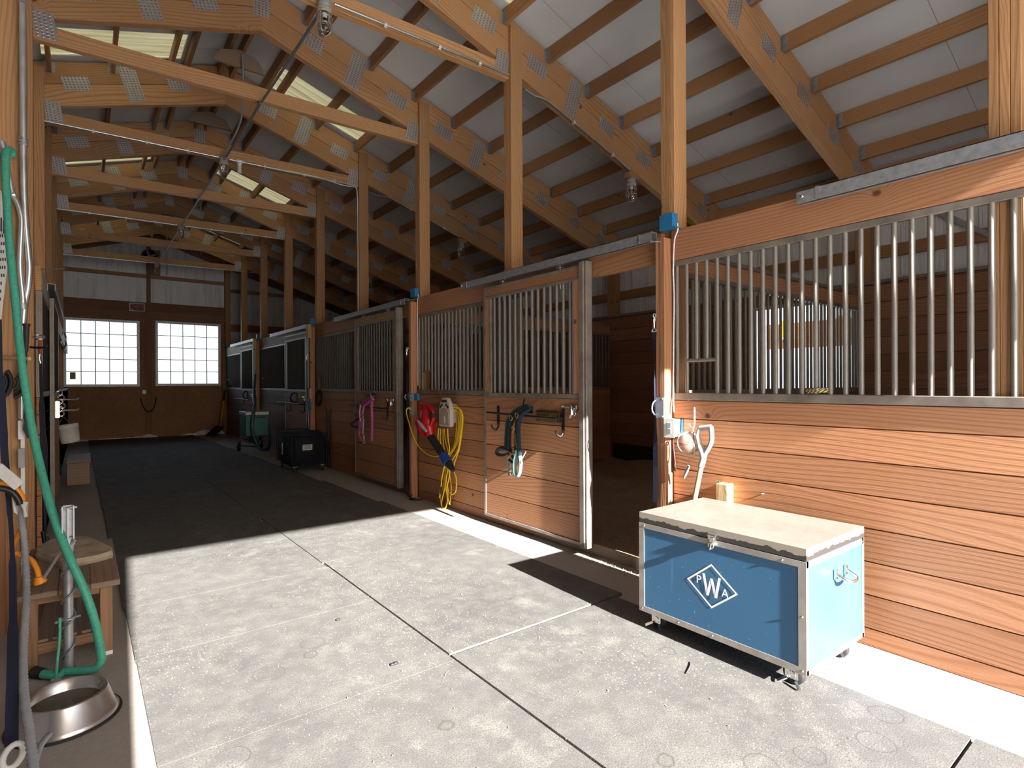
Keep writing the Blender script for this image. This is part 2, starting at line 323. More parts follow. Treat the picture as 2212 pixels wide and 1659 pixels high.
# ------------------------------------------------------------------ mesh builder
class MB:
    def __init__(s):
        s.v = []; s.f = []; s.uv = []; s.tint = []; s.sm = []
    def face(s, pts, uv=None, tint=0.5, smooth=False):
        b = len(s.v); s.v.extend([Vector(p) for p in pts]); s.f.append(list(range(b, b+len(pts))))
        s.uv.append(uv if uv else [(0, 0)]*len(pts)); s.tint.append(tint); s.sm.append(smooth)
    def obox(s, c, size, mat=None, tint=None, uv0=None, grain=None):
        """box of size (x,y,z) about c, turned by the 3x3 matrix; U runs along the longest side"""
        c = Vector(c); hx, hy, hz = size[0]/2, size[1]/2, size[2]/2
        h = (hx, hy, hz); L = grain if grain is not None else max(range(3), key=lambda i: h[i])
        tint = RND.random() if tint is None else tint
        uv0 = (RND.random()*60, RND.random()*40) if uv0 is None else uv0
        for n in range(3):
            a, b = [i for i in range(3) if i != n]
            for sg in (-1, 1):
                q = []
                for (sa, sb) in ((-1, -1), (1, -1), (1, 1), (-1, 1)):
                    p = [0, 0, 0]; p[n] = sg*h[n]; p[a] = sa*h[a]; p[b] = sb*h[b]; q.append(p)
                if (sg > 0) == (n == 1): q = q[::-1]
                uv = []
                for p in q:
                    if n == L: uv.append((uv0[0]+p[a]*0.15, uv0[1]+p[b]))
                    else:
                        w = b if a == L else a
                        uv.append((uv0[0]+p[L], uv0[1]+p[w]+(0.0 if n < 2 else 0.37)*(n != L)))
                pts = [Vector(p) for p in q]
                if mat is not None: pts = [mat @ p for p in pts]
                s.face([c+p for p in pts], uv, tint)
        return s
    def box(s, x0, x1, y0, y1, z0, z1, **k):
        return s.obox(((x0+x1)/2, (y0+y1)/2, (z0+z1)/2), (abs(x1-x0), abs(y1-y0), abs(z1-z0)), **k)
    def beam(s, p0, p1, w, h, up=(0, 0, 1), **k):
        """bar from p0 to p1; h measured along up, w across"""
        p0, p1 = Vector(p0), Vector(p1); d = p1-p0; L = d.length; x = d.normalized()
        u = Vector(up); z = (u-x*u.dot(x)).normalized(); y = z.cross(x)
        m = Matrix((x, y, z)).transposed()
        return s.obox((p0+p1)/2, (L, w, h), m, **k)
    def tube(s, pts, r, n=8, closed=False, caps=True, tint=0.5):
        pts = [Vector(p) for p in pts]; N = len(pts); rr = r if isinstance(r, (list, tuple)) else [r]*N
        rings = []; up = None; acc = 0; us = [0]
        for i in range(1, N): acc += (pts[i]-pts[i-1]).length; us.append(acc)
        for i in range(N):
            if closed: t = pts[(i+1) % N]-pts[i-1]
            else: t = pts[min(i+1, N-1)]-pts[max(i-1, 0)]
            if t.length < 1e-9: t = Vector((0, 0, 1))
            t.normalize()
            if up is None:
                a = Vector((0, 0, 1)) if abs(t.z) < 0.9 else Vector((1, 0, 0)); up = (a-t*a.dot(t)).normalized()
            else:
                up = up-t*up.dot(t)
                up = up.normalized() if up.length > 1e-6 else t.orthogonal().normalized()
            sd = t.cross(up)
            rings.append([pts[i]+(up*math.cos(2*PI*k/n)+sd*math.sin(2*PI*k/n))*rr[i] for k in range(n)])
        b = len(s.v)
        for rg in rings: s.v.extend(rg)
        M_ = N if closed else N-1
        for i in range(M_):
            j = (i+1) % N
            for k in range(n):
                k2 = (k+1) % n
                s.f.append([b+i*n+k, b+j*n+k, b+j*n+k2, b+i*n+k2][::-1])
                u1 = us[j] if j else acc
                s.uv.append([(us[i], k/n), (u1, k/n), (u1, (k+1)/n), (us[i], (k+1)/n)][::-1]); s.tint.append(tint); s.sm.append(True)
        if caps and not closed:
            s.face(rings[0], None, tint); s.face(rings[-1][::-1], None, tint)
        return s
    def lathe(s, prof, c=(0, 0, 0), n=24, mat=None, tint=0.5, smooth=True, sweep=2*PI):
        """prof: (r, z) pairs turned about the local Z through c"""
        c = Vector(c); b = len(s.v); full = abs(sweep-2*PI) < 1e-6; m = n if full else n+1
        for (r, z) in prof:
            for k in range(m):
                a = sweep*k/n; p = Vector((r*math.cos(a), r*math.sin(a), z))
                if mat is not None: p = mat @ p
                s.v.append(c+p)
        for i in range(len(prof)-1):
            for k in range(n):
                k2 = (k+1) % m
                s.f.append([b+i*m+k, b+i*m+k2, b+(i+1)*m+k2, b+(i+1)*m+k])
                s.uv.append([(k/n, i), (k2/n, i), (k2/n, i+1), (k/n, i+1)]); s.tint.append(tint); s.sm.append(smooth)
        return s
    def prism(s, poly, o, ex, ey, ez, depth, tint=None, uv0=None):
        """2-D outline (list of (a,b)) at o, axes ex, ey, pushed along ez by depth"""
        o, ex, ey, ez = Vector(o), Vector(ex), Vector(ey), Vector(ez); tint = RND.random() if tint is None else tint
        uv0 = (RND.random()*60, RND.random()*40) if uv0 is None else uv0
        A = [o+ex*a+ey*b for a, b in poly]; B = [p+ez*depth for p in A]; uv = [(uv0[0]+a, uv0[1]+b) for a, b in poly]
        flip = ex.cross(ey).dot(ez) > 0
        s.face(A[::-1] if flip else A, uv[::-1] if flip else uv, tint); s.face(B if flip else B[::-1], uv if flip else uv[::-1], tint)
        for i in range(len(poly)):
            j = (i+1) % len(poly); q = [A[i], A[j], B[j], B[i]]; w = [uv[i], uv[j], (uv[j][0], uv[j][1]+depth), (uv[i][0], uv[i][1]+depth)]
            if not flip: q = q[::-1]; w = w[::-1]
            s.face(q, w, tint)
        return s
    def mesh(s, name, off=(0, 0, 0)):
        me = bpy.data.meshes.new(name); o = Vector(off)
        me.from_pydata([tuple(p-o) for p in s.v], [], s.f)
        ul = me.uv_layers.new(name='UVMap'); i = 0; buf = []
        for u in s.uv:
            for a in u: buf.extend(a)
        ul.data.foreach_set('uv', buf)
        at = me.attributes.new('tint', 'FLOAT', 'FACE'); at.data.foreach_set('value', s.tint)
        me.polygons.foreach_set('use_smooth', s.sm); me.update()
        return me
    def build(s, name, mat, parent=None, loc=None, bevel=0.0, kind=None):
        base = parent.matrix_world.translation if False else None
        if parent is not None:
            off = Vector(parent.get('_o', (0, 0, 0)))
            me = s.mesh(name, off); ob = bpy.data.objects.new(name, me); COL.objects.link(ob); ob.parent = parent
            ob['_o'] = tuple(off)
        else:
            if loc is None:
                lo = Vector([min(p[i] for p in s.v) for i in range(3)]); hi = Vector([max(p[i] for p in s.v) for i in range(3)])
                loc = Vector(((lo.x+hi.x)/2, (lo.y+hi.y)/2, lo.z))
            me = s.mesh(name, loc); ob = bpy.data.objects.new(name, me); COL.objects.link(ob); ob.location = loc
            ob['_o'] = tuple(loc)
        me.materials.append(MAT[mat] if isinstance(mat, str) else mat)
        if bevel:
            w = ob.modifiers.new('edge', 'WELD'); w.merge_threshold = 0.0002
            b = ob.modifiers.new('round', 'BEVEL'); b.width = bevel; b.segments = 1; b.limit_method = 'ANGLE'; b.angle_limit = 0.7
        if kind: ob['kind'] = kind
        return ob

def tag(o, label, cat, group=None):
    o['label'] = label; o['category'] = cat
    if group: o['group'] = group
    return o
def root(name, loc, label, cat, group=None):
    o = bpy.data.objects.new(name, None); COL.objects.link(o); o.location = loc; o['_o'] = tuple(loc); o.empty_display_size = 0.1
    return tag(o, label, cat, group)
def kids(o): return [c for c in bpy.data.objects if c.parent == o]
def dup(o, loc, label, group=None):
    """copy of a thing with copies of its parts and sub-parts"""
    off = Vector(loc)
    r = o.copy(); COL.objects.link(r); r.location = off; r['label'] = label
    if group: r['group'] = group
    for ch in list(o.children):
        c = ch.copy(); COL.objects.link(c); c.parent = r
        for g in list(ch.children):
            d = g.copy(); COL.objects.link(d); d.parent = c
    return r
def part_copy(me, name, parent, world_loc):
    o = bpy.data.objects.new(name, me); COL.objects.link(o); o.parent = parent
    o.location = Vector(world_loc)-Vector(parent.get('_o', (0, 0, 0))); return o
def struct(o, kind='structure'): o['kind'] = kind; return o
def arc(c, r, a0, a1, n, ex, ey):
    c, ex, ey = Vector(c), Vector(ex), Vector(ey)
    return [c+ex*(r*math.cos(a0+(a1-a0)*i/n))+ey*(r*math.sin(a0+(a1-a0)*i/n)) for i in range(n+1)]
def spline(pts, n=6):
    """Catmull-Rom through pts"""
    P = [Vector(p) for p in pts]; P = [P[0]*2-P[1]]+P+[P[-1]*2-P[-2]]; out = []
    for i in range(1, len(P)-2):
        for k in range(n):
            t = k/n; a, b, c, d = P[i-1], P[i], P[i+1], P[i+2]
            out.append(0.5*((2*b)+(c-a)*t+(2*a-5*b+4*c-d)*t*t+(3*b-a-3*c+d)*t**3))
    out.append(P[-2]); return out
ORD = ['first', 'second', 'third', 'fourth', 'fifth', 'sixth', 'seventh', 'eighth', 'ninth', 'tenth', 'eleventh', 'twelfth', 'thirteenth']
# ------------------------------------------------------------------ the building
XL, XR, Y0, Y1 = -4.05, 6.95, -1.30, 17.45
RX, RZ, SL = 1.465, 5.50, 0.32                     # ridge line and roof slope
def roof_z(x): return RZ-SL*abs(x-RX)
PY = [0.545, 2.335, 4.175, 5.985, 7.83, 9.70, 11.57, 13.50, 15.46]     # near faces of the posts
PXR, PXL = 3.24, -0.31
SKY = [(3.55, 4.14), (7.2, 7.79), (11.0, 11.58), (14.8, 15.4)]

struct(MB().box(XL, XR, Y0-.15, Y1+.1, -.12, 0).build('floor', 'concrete'))
struct(MB().box(-60, 70, -60, 90, -.3, -.125).build('ground', 'field'))
# roof: white faced sheets on both slopes, with openings for the ridge skylights
m = MB(); ang = math.atan(SL); cosl = math.cos(ang)
def slope_box(mb, side, d0, d1, ya, yb, th, lift=0.0, **k):
    xa, xb = RX+side*d0, RX+side*d1
    za, zb = RZ-SL*d0+lift, RZ-SL*d1+lift
    mb.beam((xa, (ya+yb)/2, za+th/2), (xb, (ya+yb)/2, zb+th/2), yb-ya, th, **k)
ys = [Y0-.3]+[y for a in SKY for y in a]+[Y1+.3]
for side in (-1, 1):
    for i in range(len(ys)-1):
        if i % 2 == 0: slope_box(m, side, 0 if side > 0 else 0.0, 5.75, ys[i], ys[i+1], .025)
        else:
            slope_box(m, side, 0, .50, ys[i], ys[i+1], .025); slope_box(m, side, 1.80, 5.75, ys[i], ys[i+1], .025)
struct(m.build('ceiling', 'ceiling'))
wn = 1
for (a, b) in SKY:
    for side in (-1, 1):
        s = MB(); N = 16
        for k in range(N):                          # ribbed translucent sheet
            y_ = a+(b-a)*k/N; yw = a+(b-a)*(k+1)/N; d = .004*(1 if k % 4 == 0 else 0); e = .004*(1 if (k+1) % 4 == 0 else 0)
            q = [(RX+side*.5, y_, RZ-SL*.5+.01+d), (RX+side*1.8, y_, RZ-SL*1.8+.01+d), (RX+side*1.8, yw, RZ-SL*1.8+.01+e), (RX+side*.5, yw, RZ-SL*.5+.01+e)]
            s.face(q, None, .5, True)
        struct(s.build('window_%d' % (wn+2), 'skylight')); wn += 1
# outer walls
def siding(mb, axis, c, a0, a1, zfun, z0, face, th=.03, pitch=.305):
    """ribbed sheet; axis 'x' = wall on a plane of constant x"""
    n = int((a1-a0)/pitch)+1
    for i in range(n):
        a, b = a0+i*pitch, min(a0+(i+1)*pitch, a1)
        if b <= a+.0005: continue
        z1 = zfun((a+b)/2)
        def bx(p, q, d0, d1, w=0.0):
            lo, hi = sorted((c+face*d0, c+face*d1))
            if axis == 'x': mb.box(lo, hi, p, q, z0, z1, tint=.5)
            else: mb.box(p, q, lo, hi, z0, z1, tint=.5)
        bx(a, b, -th, 0)
        for r0, r1, hh in ((.01, .035, .018), (.055, .08, .018), (.18, .195, .007)):
            if a+r1 < b: bx(a+r0, a+r1, 0, hh)
w = MB()
siding(w, 'x', XR, Y0, 2.5, lambda y: 3.74, 0, -1); siding(w, 'x', XR, 3.64, Y1, lambda y: 3.74, 0, -1)
siding(w, 'x', XR, 2.5, 3.64, lambda y: 3.74, 2.30, -1); w.box(XR-.0, XR+.03, 2.5, 3.64, 0, 1.24)
struct(w.build('wall_right', 'siding'))
w = MB(); siding(w, 'x', XL, Y0, Y1, lambda y: 3.74, 0, 1); struct(w.build('wall_left', 'siding'))
w = MB()
siding(w, 'y', Y1, XL, -.40, lambda x: roof_z(x)-.02, 0, -1); siding(w, 'y', Y1, -.40, 3.26, lambda x: roof_z(x)-.02, 3.30, -1); siding(w, 'y', Y1, 3.26, XR, lambda x: roof_z(x)-.02, 0, -1)
struct(w.build('wall_back', 'siding'))
w = MB()
siding(w, 'y', Y0-.1, XL, -.03, lambda x: roof_z(x)-.02, -.1, 1); siding(w, 'y', Y0-.1, -.03, 3.34, lambda x: roof_z(x)-.02, 3.29, 1); siding(w, 'y', Y0-.1, 3.34, XR, lambda x: roof_z(x)-.02, -.1, 1)
struct(w.build('wall_front', 'siding'))
t = MB(); t.box(-.17, -.03, Y0-.1, Y0+.02, 0, 3.29); t.box(3.34, 3.48, Y0-.1, Y0+.02, 0, 3.29); t.box(-.17, 3.48, Y0-.1, Y0+.02, 3.30, 3.54)
struct(t.build('trim_1', 'post'))
# timber framing of the outer walls: girts and posts
t = MB()
for z in (2.78, 3.3): t.box(XR-.075, XR-.03, Y0, Y1-.05, z-.06, z+.07)
struct(t.build('trim_2', 'purlin'))
t = MB()
for y in PY: t.box(XR-.2, XR-.076, y+.02, y+.18, 0, roof_z(XR)-.25)
struct(t.build('trim_3', 'purlin'))
t = MB(); t.box(XR-.12, XR-.03, Y0, Y1-.04, 3.50, 3.70); struct(t.build('trim_4', 'purlin'))
t = MB(); t.box(-.44, 3.24, Y1-.08, Y1-.02, 4.19, 4.28); t.box(3.24, XR-.2, Y1-.08, Y1-.02, 4.0, 4.09); t.box(3.24, XR-.2, Y1-.08, Y1-.02, 2.9, 3.1); struct(t.build('trim_5', 'purlin'))
t = MB(); t.box(-.44, 1.36, Y1-.09, Y1-.02, 3.29, 3.54); t.box(1.44, 3.24, Y1-.09, Y1-.02, 3.31, 3.55); struct(t.build('trim_6', 'stall_dark'))
t = MB(); t.box(1.355, 1.435, Y1-.16, Y1-.02, 3.30, 5.02); t.box(1.435, 1.66, Y1-.07, Y1-.02, 4.25, 4.95); struct(t.build('trim_7', 'stall_dark'))
t = MB(); t.box(3.20, 3.33, Y1-.2, Y1-.02, 0, roof_z(3.3)-.12); t.box(-.50, -.40, Y1-.2, Y1-.02, 0, roof_z(-.45)-.12); struct(t.build('trim_8', 'post'))
# end rafters on the far gable
t = MB()
for side in (-1, 1): slope_box(t, side, 0.04, 5.4, Y1-.14, Y1-.06, .24, -.26)
struct(t.build('trim_9', 'stall_dark'))
# far sliding doors with gridded windows
DY = Y1-.02
def far_door(n, x0, x1, px0, px1, pz0, pz1, fx0, fx1):
    d = MB(); d.box(x0, px0, DY-.05, DY, .004, 3.31); d.box(px1, x1, DY-.05, DY, .004, 3.31); d.box(px0, px1, DY-.05, DY, .004, pz0); d.box(px0, px1, DY-.05, DY, pz1, 3.31)
    o = struct(d.build('door_%d' % n, 'osb'))
    f = MB(); g = .062
    f.box(fx0, px0, DY-.075, DY-.045, pz0-g, pz1+g); f.box(px1, fx1, DY-.075, DY-.045, pz0-g, pz1+g); f.box(px0, px1, DY-.075, DY-.045, pz0-g, pz0); f.box(px0, px1, DY-.075, DY-.045, pz1, pz1+g)
    w_ = struct(f.build('window_%d' % n, 'galv'))
    gl = MB().box(px0, px1, DY-.028, DY-.022, pz0, pz1); gl.build('pane', 'glass', w_)
    mu = MB()
    for k in range(1, 5):
        x = px0+(px1-px0)*k/5; mu.box(x-.009, x+.009, DY-.045, DY-.03, pz0, pz1)
        z = pz0+(pz1-pz0)*k/5; mu.box(px0, px1, DY-.044, DY-.031, z-.009, z+.009)
    mu.build('muntin_grid', 'black_iron', w_)
    return o
d1 = far_door(1, -.44, 1.38, -.30, 1.135, 1.405, 2.985, -.36, 1.195)
d2 = far_door(2, 1.38, 3.22, 1.60, 3.035, 1.415, 3.02, 1.54, 3.095)
t = MB(); t.box(1.30, 1.372, DY-.075, DY-.05, .03, 3.28); t.box(-.42, 1.30, DY-.07, DY-.05, 3.11, 3.28); t.build('door_frame', 'stall_dark', d1)
t = MB(); t.box(1.388, 1.46, DY-.075, DY-.05, .03, 3.28); t.box(1.46, 3.20, DY-.07, DY-.05, 3.11, 3.28); t.build('door_frame', 'stall_dark', d2)
t = MB().box(1.25, 1.33, DY-.10, DY-.075, 1.15, 1.25); t.build('latch_plate', 'galv', d1)
o = MB().tube(spline([(1.20, DY-.09, 1.05), (1.24, DY-.10, .88), (1.32, DY-.1, .72), (1.42, DY-.1, .68), (1.50, DY-.1, .78), (1.53, DY-.1, .93), (1.55, DY-.09, 1.06)]), .013, 6)
tag(o.build('rope_loop', 'black_web'), 'dark rope looped low across the gap between the two far sliding doors', 'rope')
# EXIT sign over the far doors
s = root('exit_sign', (1.14, DY-.10, 3.30), 'red and white EXIT sign above the far sliding doors', 'sign')
MB().box(.975, 1.305, DY-.105, DY-.075, 3.295, 3.505).build('sign_border', 'white_paint', s)
MB().box(.995, 1.285, DY-.110, DY-.104, 3.315, 3.485).build('sign_face', 'black_plastic', s)
def text(body, size, loc, rot, mat, parent, name='lettering', extrude=.001, sx=1.0):
    cu = bpy.data.curves.new(name, 'FONT'); cu.body = body; cu.size = size; cu.extrude = extrude; cu.align_x = 'CENTER'; cu.align_y = 'CENTER'
    o = bpy.data.objects.new(name, cu); COL.objects.link(o); o.parent = parent; o.location = Vector(loc)-Vector(parent.get('_o', (0, 0, 0)))
    o.rotation_euler = rot; o.scale = (sx, 1, 1); cu.materials.append(MAT[mat])
    bpy.context.view_layer.update(); me = bpy.data.meshes.new_from_object(o.evaluated_get(bpy.context.evaluated_depsgraph_get()))
    p = bpy.data.objects.new(name, me); COL.objects.link(p); p.parent = parent; p.location = o.location; p.rotation_euler = rot; p.scale = (sx, 1, 1)
    if not me.materials: me.materials.append(MAT[mat])
    bpy.data.objects.remove(o); return p
text('EXIT', .19, (1.14, DY-.111, 3.40), (PI/2, 0, 0), 'sign_red', s, sx=.85)

# ------------------------------------------------------------------ posts
for i, y in enumerate(PY):
    zt = 4.63 if i not in (0, 1) else 4.68
    r = root('timber_post', (PXR+.07, y+.06, 0), 'tall timber post rising behind the right stall fronts, %s from the open doorway' % ORD[i], 'post', 'posts along the right stalls')
    zt = roof_z(PXR+.05)-.12
    for k in range(3):
        top = zt if k < 2 else 4.295
        o = MB().box(PXR, PXR+.14, y+.0385*k, y+.0385*k+.0375, 0, top); o.build('ply', 'post', r, bevel=.003 if i < 4 else 0)
for i, y in enumerate(PY[2:]):
    r = root('timber_post', (PXL-.07, y+.06, 0), 'tall timber post on the left side of the aisle, %s in the line going back' % ORD[i], 'post', 'posts along the left wall')
    for k in range(3):
        top = roof_z(PXL)-.12 if k < 2 else 4.235
        MB().box(PXL-.14-(.10 if i == 0 else 0), PXL, y+.0385*k, y+.0385*k+.0375, 0, top).build('ply', 'post', r)

# ------------------------------------------------------------------ trusses
PLATES = [(.52, 0, .23, .155), (.99, 1, .17, .40), (1.50, 0, .25, .155), (2.14, 0, .25, .155), (2.64, 1, .17, .40), (3.15, 0, .23, .155), (3.78, 0, .23, .155), (4.42, 0, .22, .15), (4.98, 0, .22, .15)]
def plate_mb(c, ex, ez, w, h, y):
    mb = MB(); c = Vector((c[0], y, c[1])); ex = Vector((ex[0], 0, ex[1])); ez = Vector((ez[0], 0, ez[1])); n = Vector((0, -1, 0))
    q = [c-ex*w/2-ez*h/2, c+ex*w/2-ez*h/2, c+ex*w/2+ez*h/2, c-ex*w/2+ez*h/2]
    q2 = [p+n*.0015 for p in q]
    mb.face(q2, [(0, 0), (w, 0), (w, h), (0, h)])
    for i in range(4):
        j = (i+1) % 4; mb.face([q[i], q[j], q2[j], q2[i]][::-1], [(0, 0)]*4)
    return mb
for i, y in enumerate(PY):
    yt = y+.041; yc = yt+.036
    r = root('roof_truss', (RX, yc, 4.2), 'roof truss of doubled planks and nail plates, %s from the open doorway' % ORD[i], 'truss', 'roof trusses')
    rise = .2475                                     # plank height measured square to the slope about .235
    for side in (-1, 1):
        ex = Vector((side*cosl, 0, -math.sin(ang))); ez = Vector((side*math.sin(ang), 0, cosl))
        end = 5.40 if side > 0 else 2.6
        for j in range(2):
            zr = 4.975+j*rise
            poly = [(RX, zr), (RX+side*end, zr-SL*end), (RX+side*end, zr-SL*end+rise-.008), (RX, zr+rise-.008)]
            if side < 0: poly = poly[::-1]
            mb = MB(); tint = RND.random(); u0 = RND.random()*50; v0 = RND.random()*40
            A = [Vector((a, yt, b)) for a, b in poly]; B = [Vector((a, yt+.074, b)) for a, b in poly]
            def uvf(p): d = Vector((p.x-RX, 0, p.z-zr)); return (u0+d.dot(ex), v0+d.dot(ez))
            mb.face(A, [uvf(p) for p in A], tint); mb.face(B[::-1], [uvf(p) for p in B[::-1]], tint)
            for k in range(4):
                k2 = (k+1) % 4; q = [A[k], B[k], B[k2], A[k2]]
                mb.face(q, [(uvf(p)[0], uvf(p)[1]+(p.y-yt)*1.0) for p in q], tint)
            mb.build('rafter_plank', 'truss', r)
        for (d, tall, w_, h_) in PLATES:
            if side < 0 and d > 1.6: continue
            zc = 4.975+rise-SL*d+(.0 if not tall else -.0)
            plate_mb((RX+side*d, zc), (ex.x, ex.z), (ez.x, ez.z), w_, h_, yt-.0005).build('nail_plate', 'plate', r)
    plate_mb((RX, 4.975+.26), (1, 0), (0, 1), .16, .21, yt-.0005).build('nail_plate', 'plate', r)
    # tie beam between the posts
    zl, zr_ = 4.232, 4.285
    mb = MB(); mb.beam((PXL, yt+.03, zl+.07), (PXR, yt+.03, zr_+.07), .074, .14)
    mb.build('tie_beam', 'truss', r, bevel=.004 if i < 5 else 0)
    plate_mb((PXL+.075, zl+.135), (1, 0), (-.15, 1), .15, .22, yt-.009).build('nail_plate', 'plate', r)
    plate_mb((PXR-.075, zr_+.135), (1, 0), (.15, 1), .15, .22, yt-.009).build('nail_plate', 'plate', r)

# ------------------------------------------------------------------ purlins hung between the trusses
pd = [.07, .44, .61, 1.17, 1.735, 2.285, 2.845, 3.40, 3.96, 4.515, 5.075]
bays = [(Y0, PY[0]+.04)]+[(PY[i]+.115, PY[i+1]+.041) for i in range(8)]+[(PY[8]+.115, Y1-.14)]
for bi, (a, b) in enumerate(bays):
    for side in (1, -1):
        for k, d in enumerate(pd):
            if side < 0 and k > 5: break
            x = RX+side*d; zt = roof_z(x)-.015
            mb = MB(); mb.box(x-.019, x+.019, a, b, zt-.14, zt)
            where = ('nearest the doorway' if bi == 0 else 'against the far gable' if bi == 9 else 'between %s and %s trusses' % (ORD[bi-1], ORD[bi]))
            o = mb.build('roof_purlin', 'purlin')
            tag(o, '%s roof purlin, %s below ridge, %s' % ('stall side' if side > 0 else 'left slope', ORD[k], where), 'purlin', 'roof purlins')
            if k > 0 and bi > 0:
                for ye, sg in ((a, 1), (b, -1)):
                    h = MB(); y2 = ye+sg*.002
                    h.box(x-.022, x-.0195, y2, y2+sg*.05, zt-.143, zt-.01); h.box(x+.0195, x+.022, y2, y2+sg*.05, zt-.143, zt-.01)
                    h.box(x-.05, x-.02, y2-.001, y2+.001, zt-.135, zt-.02); h.box(x+.02, x+.05, y2-.001, y2+.001, zt-.135, zt-.02)
                    h.build('joist_hanger', 'galv', o)
# ------------------------------------------------------------------ stall fronts on the right
BAR = MB().tube([(0, 0, 0), (0, 0, 1)], .0135, 10).mesh('bar'); BAR.materials.append(MAT['grill'])
SP = .0755
BAR2 = BAR.copy(); BAR2.materials.clear(); BAR2.materials.append(MAT['grill_deep_shade']); BAR3 = BAR.copy(); BAR3.materials.clear(); BAR3.materials.append(MAT['grill_shade'])
def bars(parent, X, ys, z0, z1, name='bar'):
    for y in ys:
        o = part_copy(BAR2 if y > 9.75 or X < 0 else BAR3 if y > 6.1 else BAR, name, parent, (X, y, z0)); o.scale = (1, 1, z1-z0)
def boards(mb, x0, x1, y0, y1, z0, z1, h=.172, first=.093):
    z = z0; k = first
    while z < z1-.01:
        t_ = min(z+k, z1); mb.box(x0, x1, y0, y1, z+.0035, t_-.0035); z = t_; k = h
    mb.box(x0+.8*(x1-x0), x1, y0+.002, y1-.002, z0, z1, tint=.2)
def boards_x(mb, y0, y1, x0, x1, z0, z1, h=.172):
    z = z0
    while z < z1-.01:
        t_ = min(z+h, z1); mb.box(x0, x1, y0, y1, z+.002, t_-.002); z = t_
    mb.box(x0, x1, y0+.01, y1-.01, z0, z1-.002, tint=.2)
WX = 3.215
def stall_front(y0, y1, gy0, label, wood_='stall', rail='grill_rail', slot=True, hdr='stall'):
    """fixed boarding with a barred grille above from gy0 to y1 and a header plank over the whole bay y0..y1"""
    r = root('stall_front', (WX, (y0+y1)/2, 0), label, 'stall front', 'right stall fronts')
    m = MB(); boards(m, WX, WX+.022, gy0, y1, 0, 1.25); m.build('plank_wall', wood_, r)
    m = MB(); m.box(WX-.015, WX+.024, y0, y1, 2.205, 2.41, tint=.55); m.build('header_plank', hdr, r, bevel=.003)
    m = MB(); m.box(WX-.012, WX+.023, gy0, y1, 1.252, 1.30); m.build('bottom_rail', rail, r, bevel=.004)
    m = MB(); m.box(WX-.006, WX+.023, gy0, y1, 2.165, 2.203); m.build('top_rail', rail, r, bevel=.003)
    m = MB(); m.box(WX+.0, WX+.022, gy0-.03, gy0-.002, .0, 2.2); m.build('end_stile', rail, r)
    ys = []; y = y1-.03
    while y > gy0+.03: ys.append(y); y -= SP
    if slot:
        bars(r, WX+.008, ys[:2]+ys[4:], 1.30, 2.166); bars(r, WX+.008, ys[2:4], 1.525, 2.166)
        m = MB(); m.tube([(WX+.008, ys[1], 1.518), (WX+.008, ys[4], 1.518)], .0135, 8); m.build('feed_slot_bar', 'grill', r)
    else: bars(r, WX+.008, ys, 1.30, 2.166)
    return r
fA = stall_front(-1.25, 2.335, -1.2, 'nearest stall front of red stained planks under a long grille of bars')
fB = stall_front(2.41, 6.0, 3.86, 'second stall front, planks and grille beside the open sliding door')
fC = stall_front(6.10, 9.70, 7.55, 'third stall front from the doorway, grille beyond the pink rope door')
fD = stall_front(9.81, 13.50, 11.2, 'fourth stall front, dark grille above the black covered trunk', 'stall_dim', hdr='weathered', rail='rail_galv')
fE = stall_front(13.61, 17.28, 15.0, 'farthest stall front, beside the far sliding doors', 'stall_dim', hdr='weathered', rail='rail_galv')
# threshold boards under the door openings
for (a, b, w) in ((2.41, 3.86, 'opened door'), (6.10, 7.55, 'pink rope door')):
    tag(MB().box(WX-.0, WX+.022, a, b-.035, .0, .09).build('threshold_board', 'weathered'), 'weathered threshold board under the doorway with the %s' % w, 'threshold')
# bay posts in front of the header
for i, (y, z) in enumerate(((2.333, 2.355), (5.99, 2.36), (9.705, 2.37), (13.505, 2.38), (17.29, 2.40))):
    o = MB(); o.box(3.118, 3.20, y, y+.038, 0, z); o.box(3.124, 3.20, y+.039, y+.076, 0, z)
    tag(o.build('bay_post', 'stall', bevel=.002), ['nearest red brown bay post, with the outlet box and navy strap', 'second bay post, with the yellow cord plugged in beside it', 'third bay post, behind the black covered trunk', 'fourth bay post, beside the teal vacuum cabinet', 'last bay post, in the corner by the far doors'][i], 'post', 'bay posts between stalls')
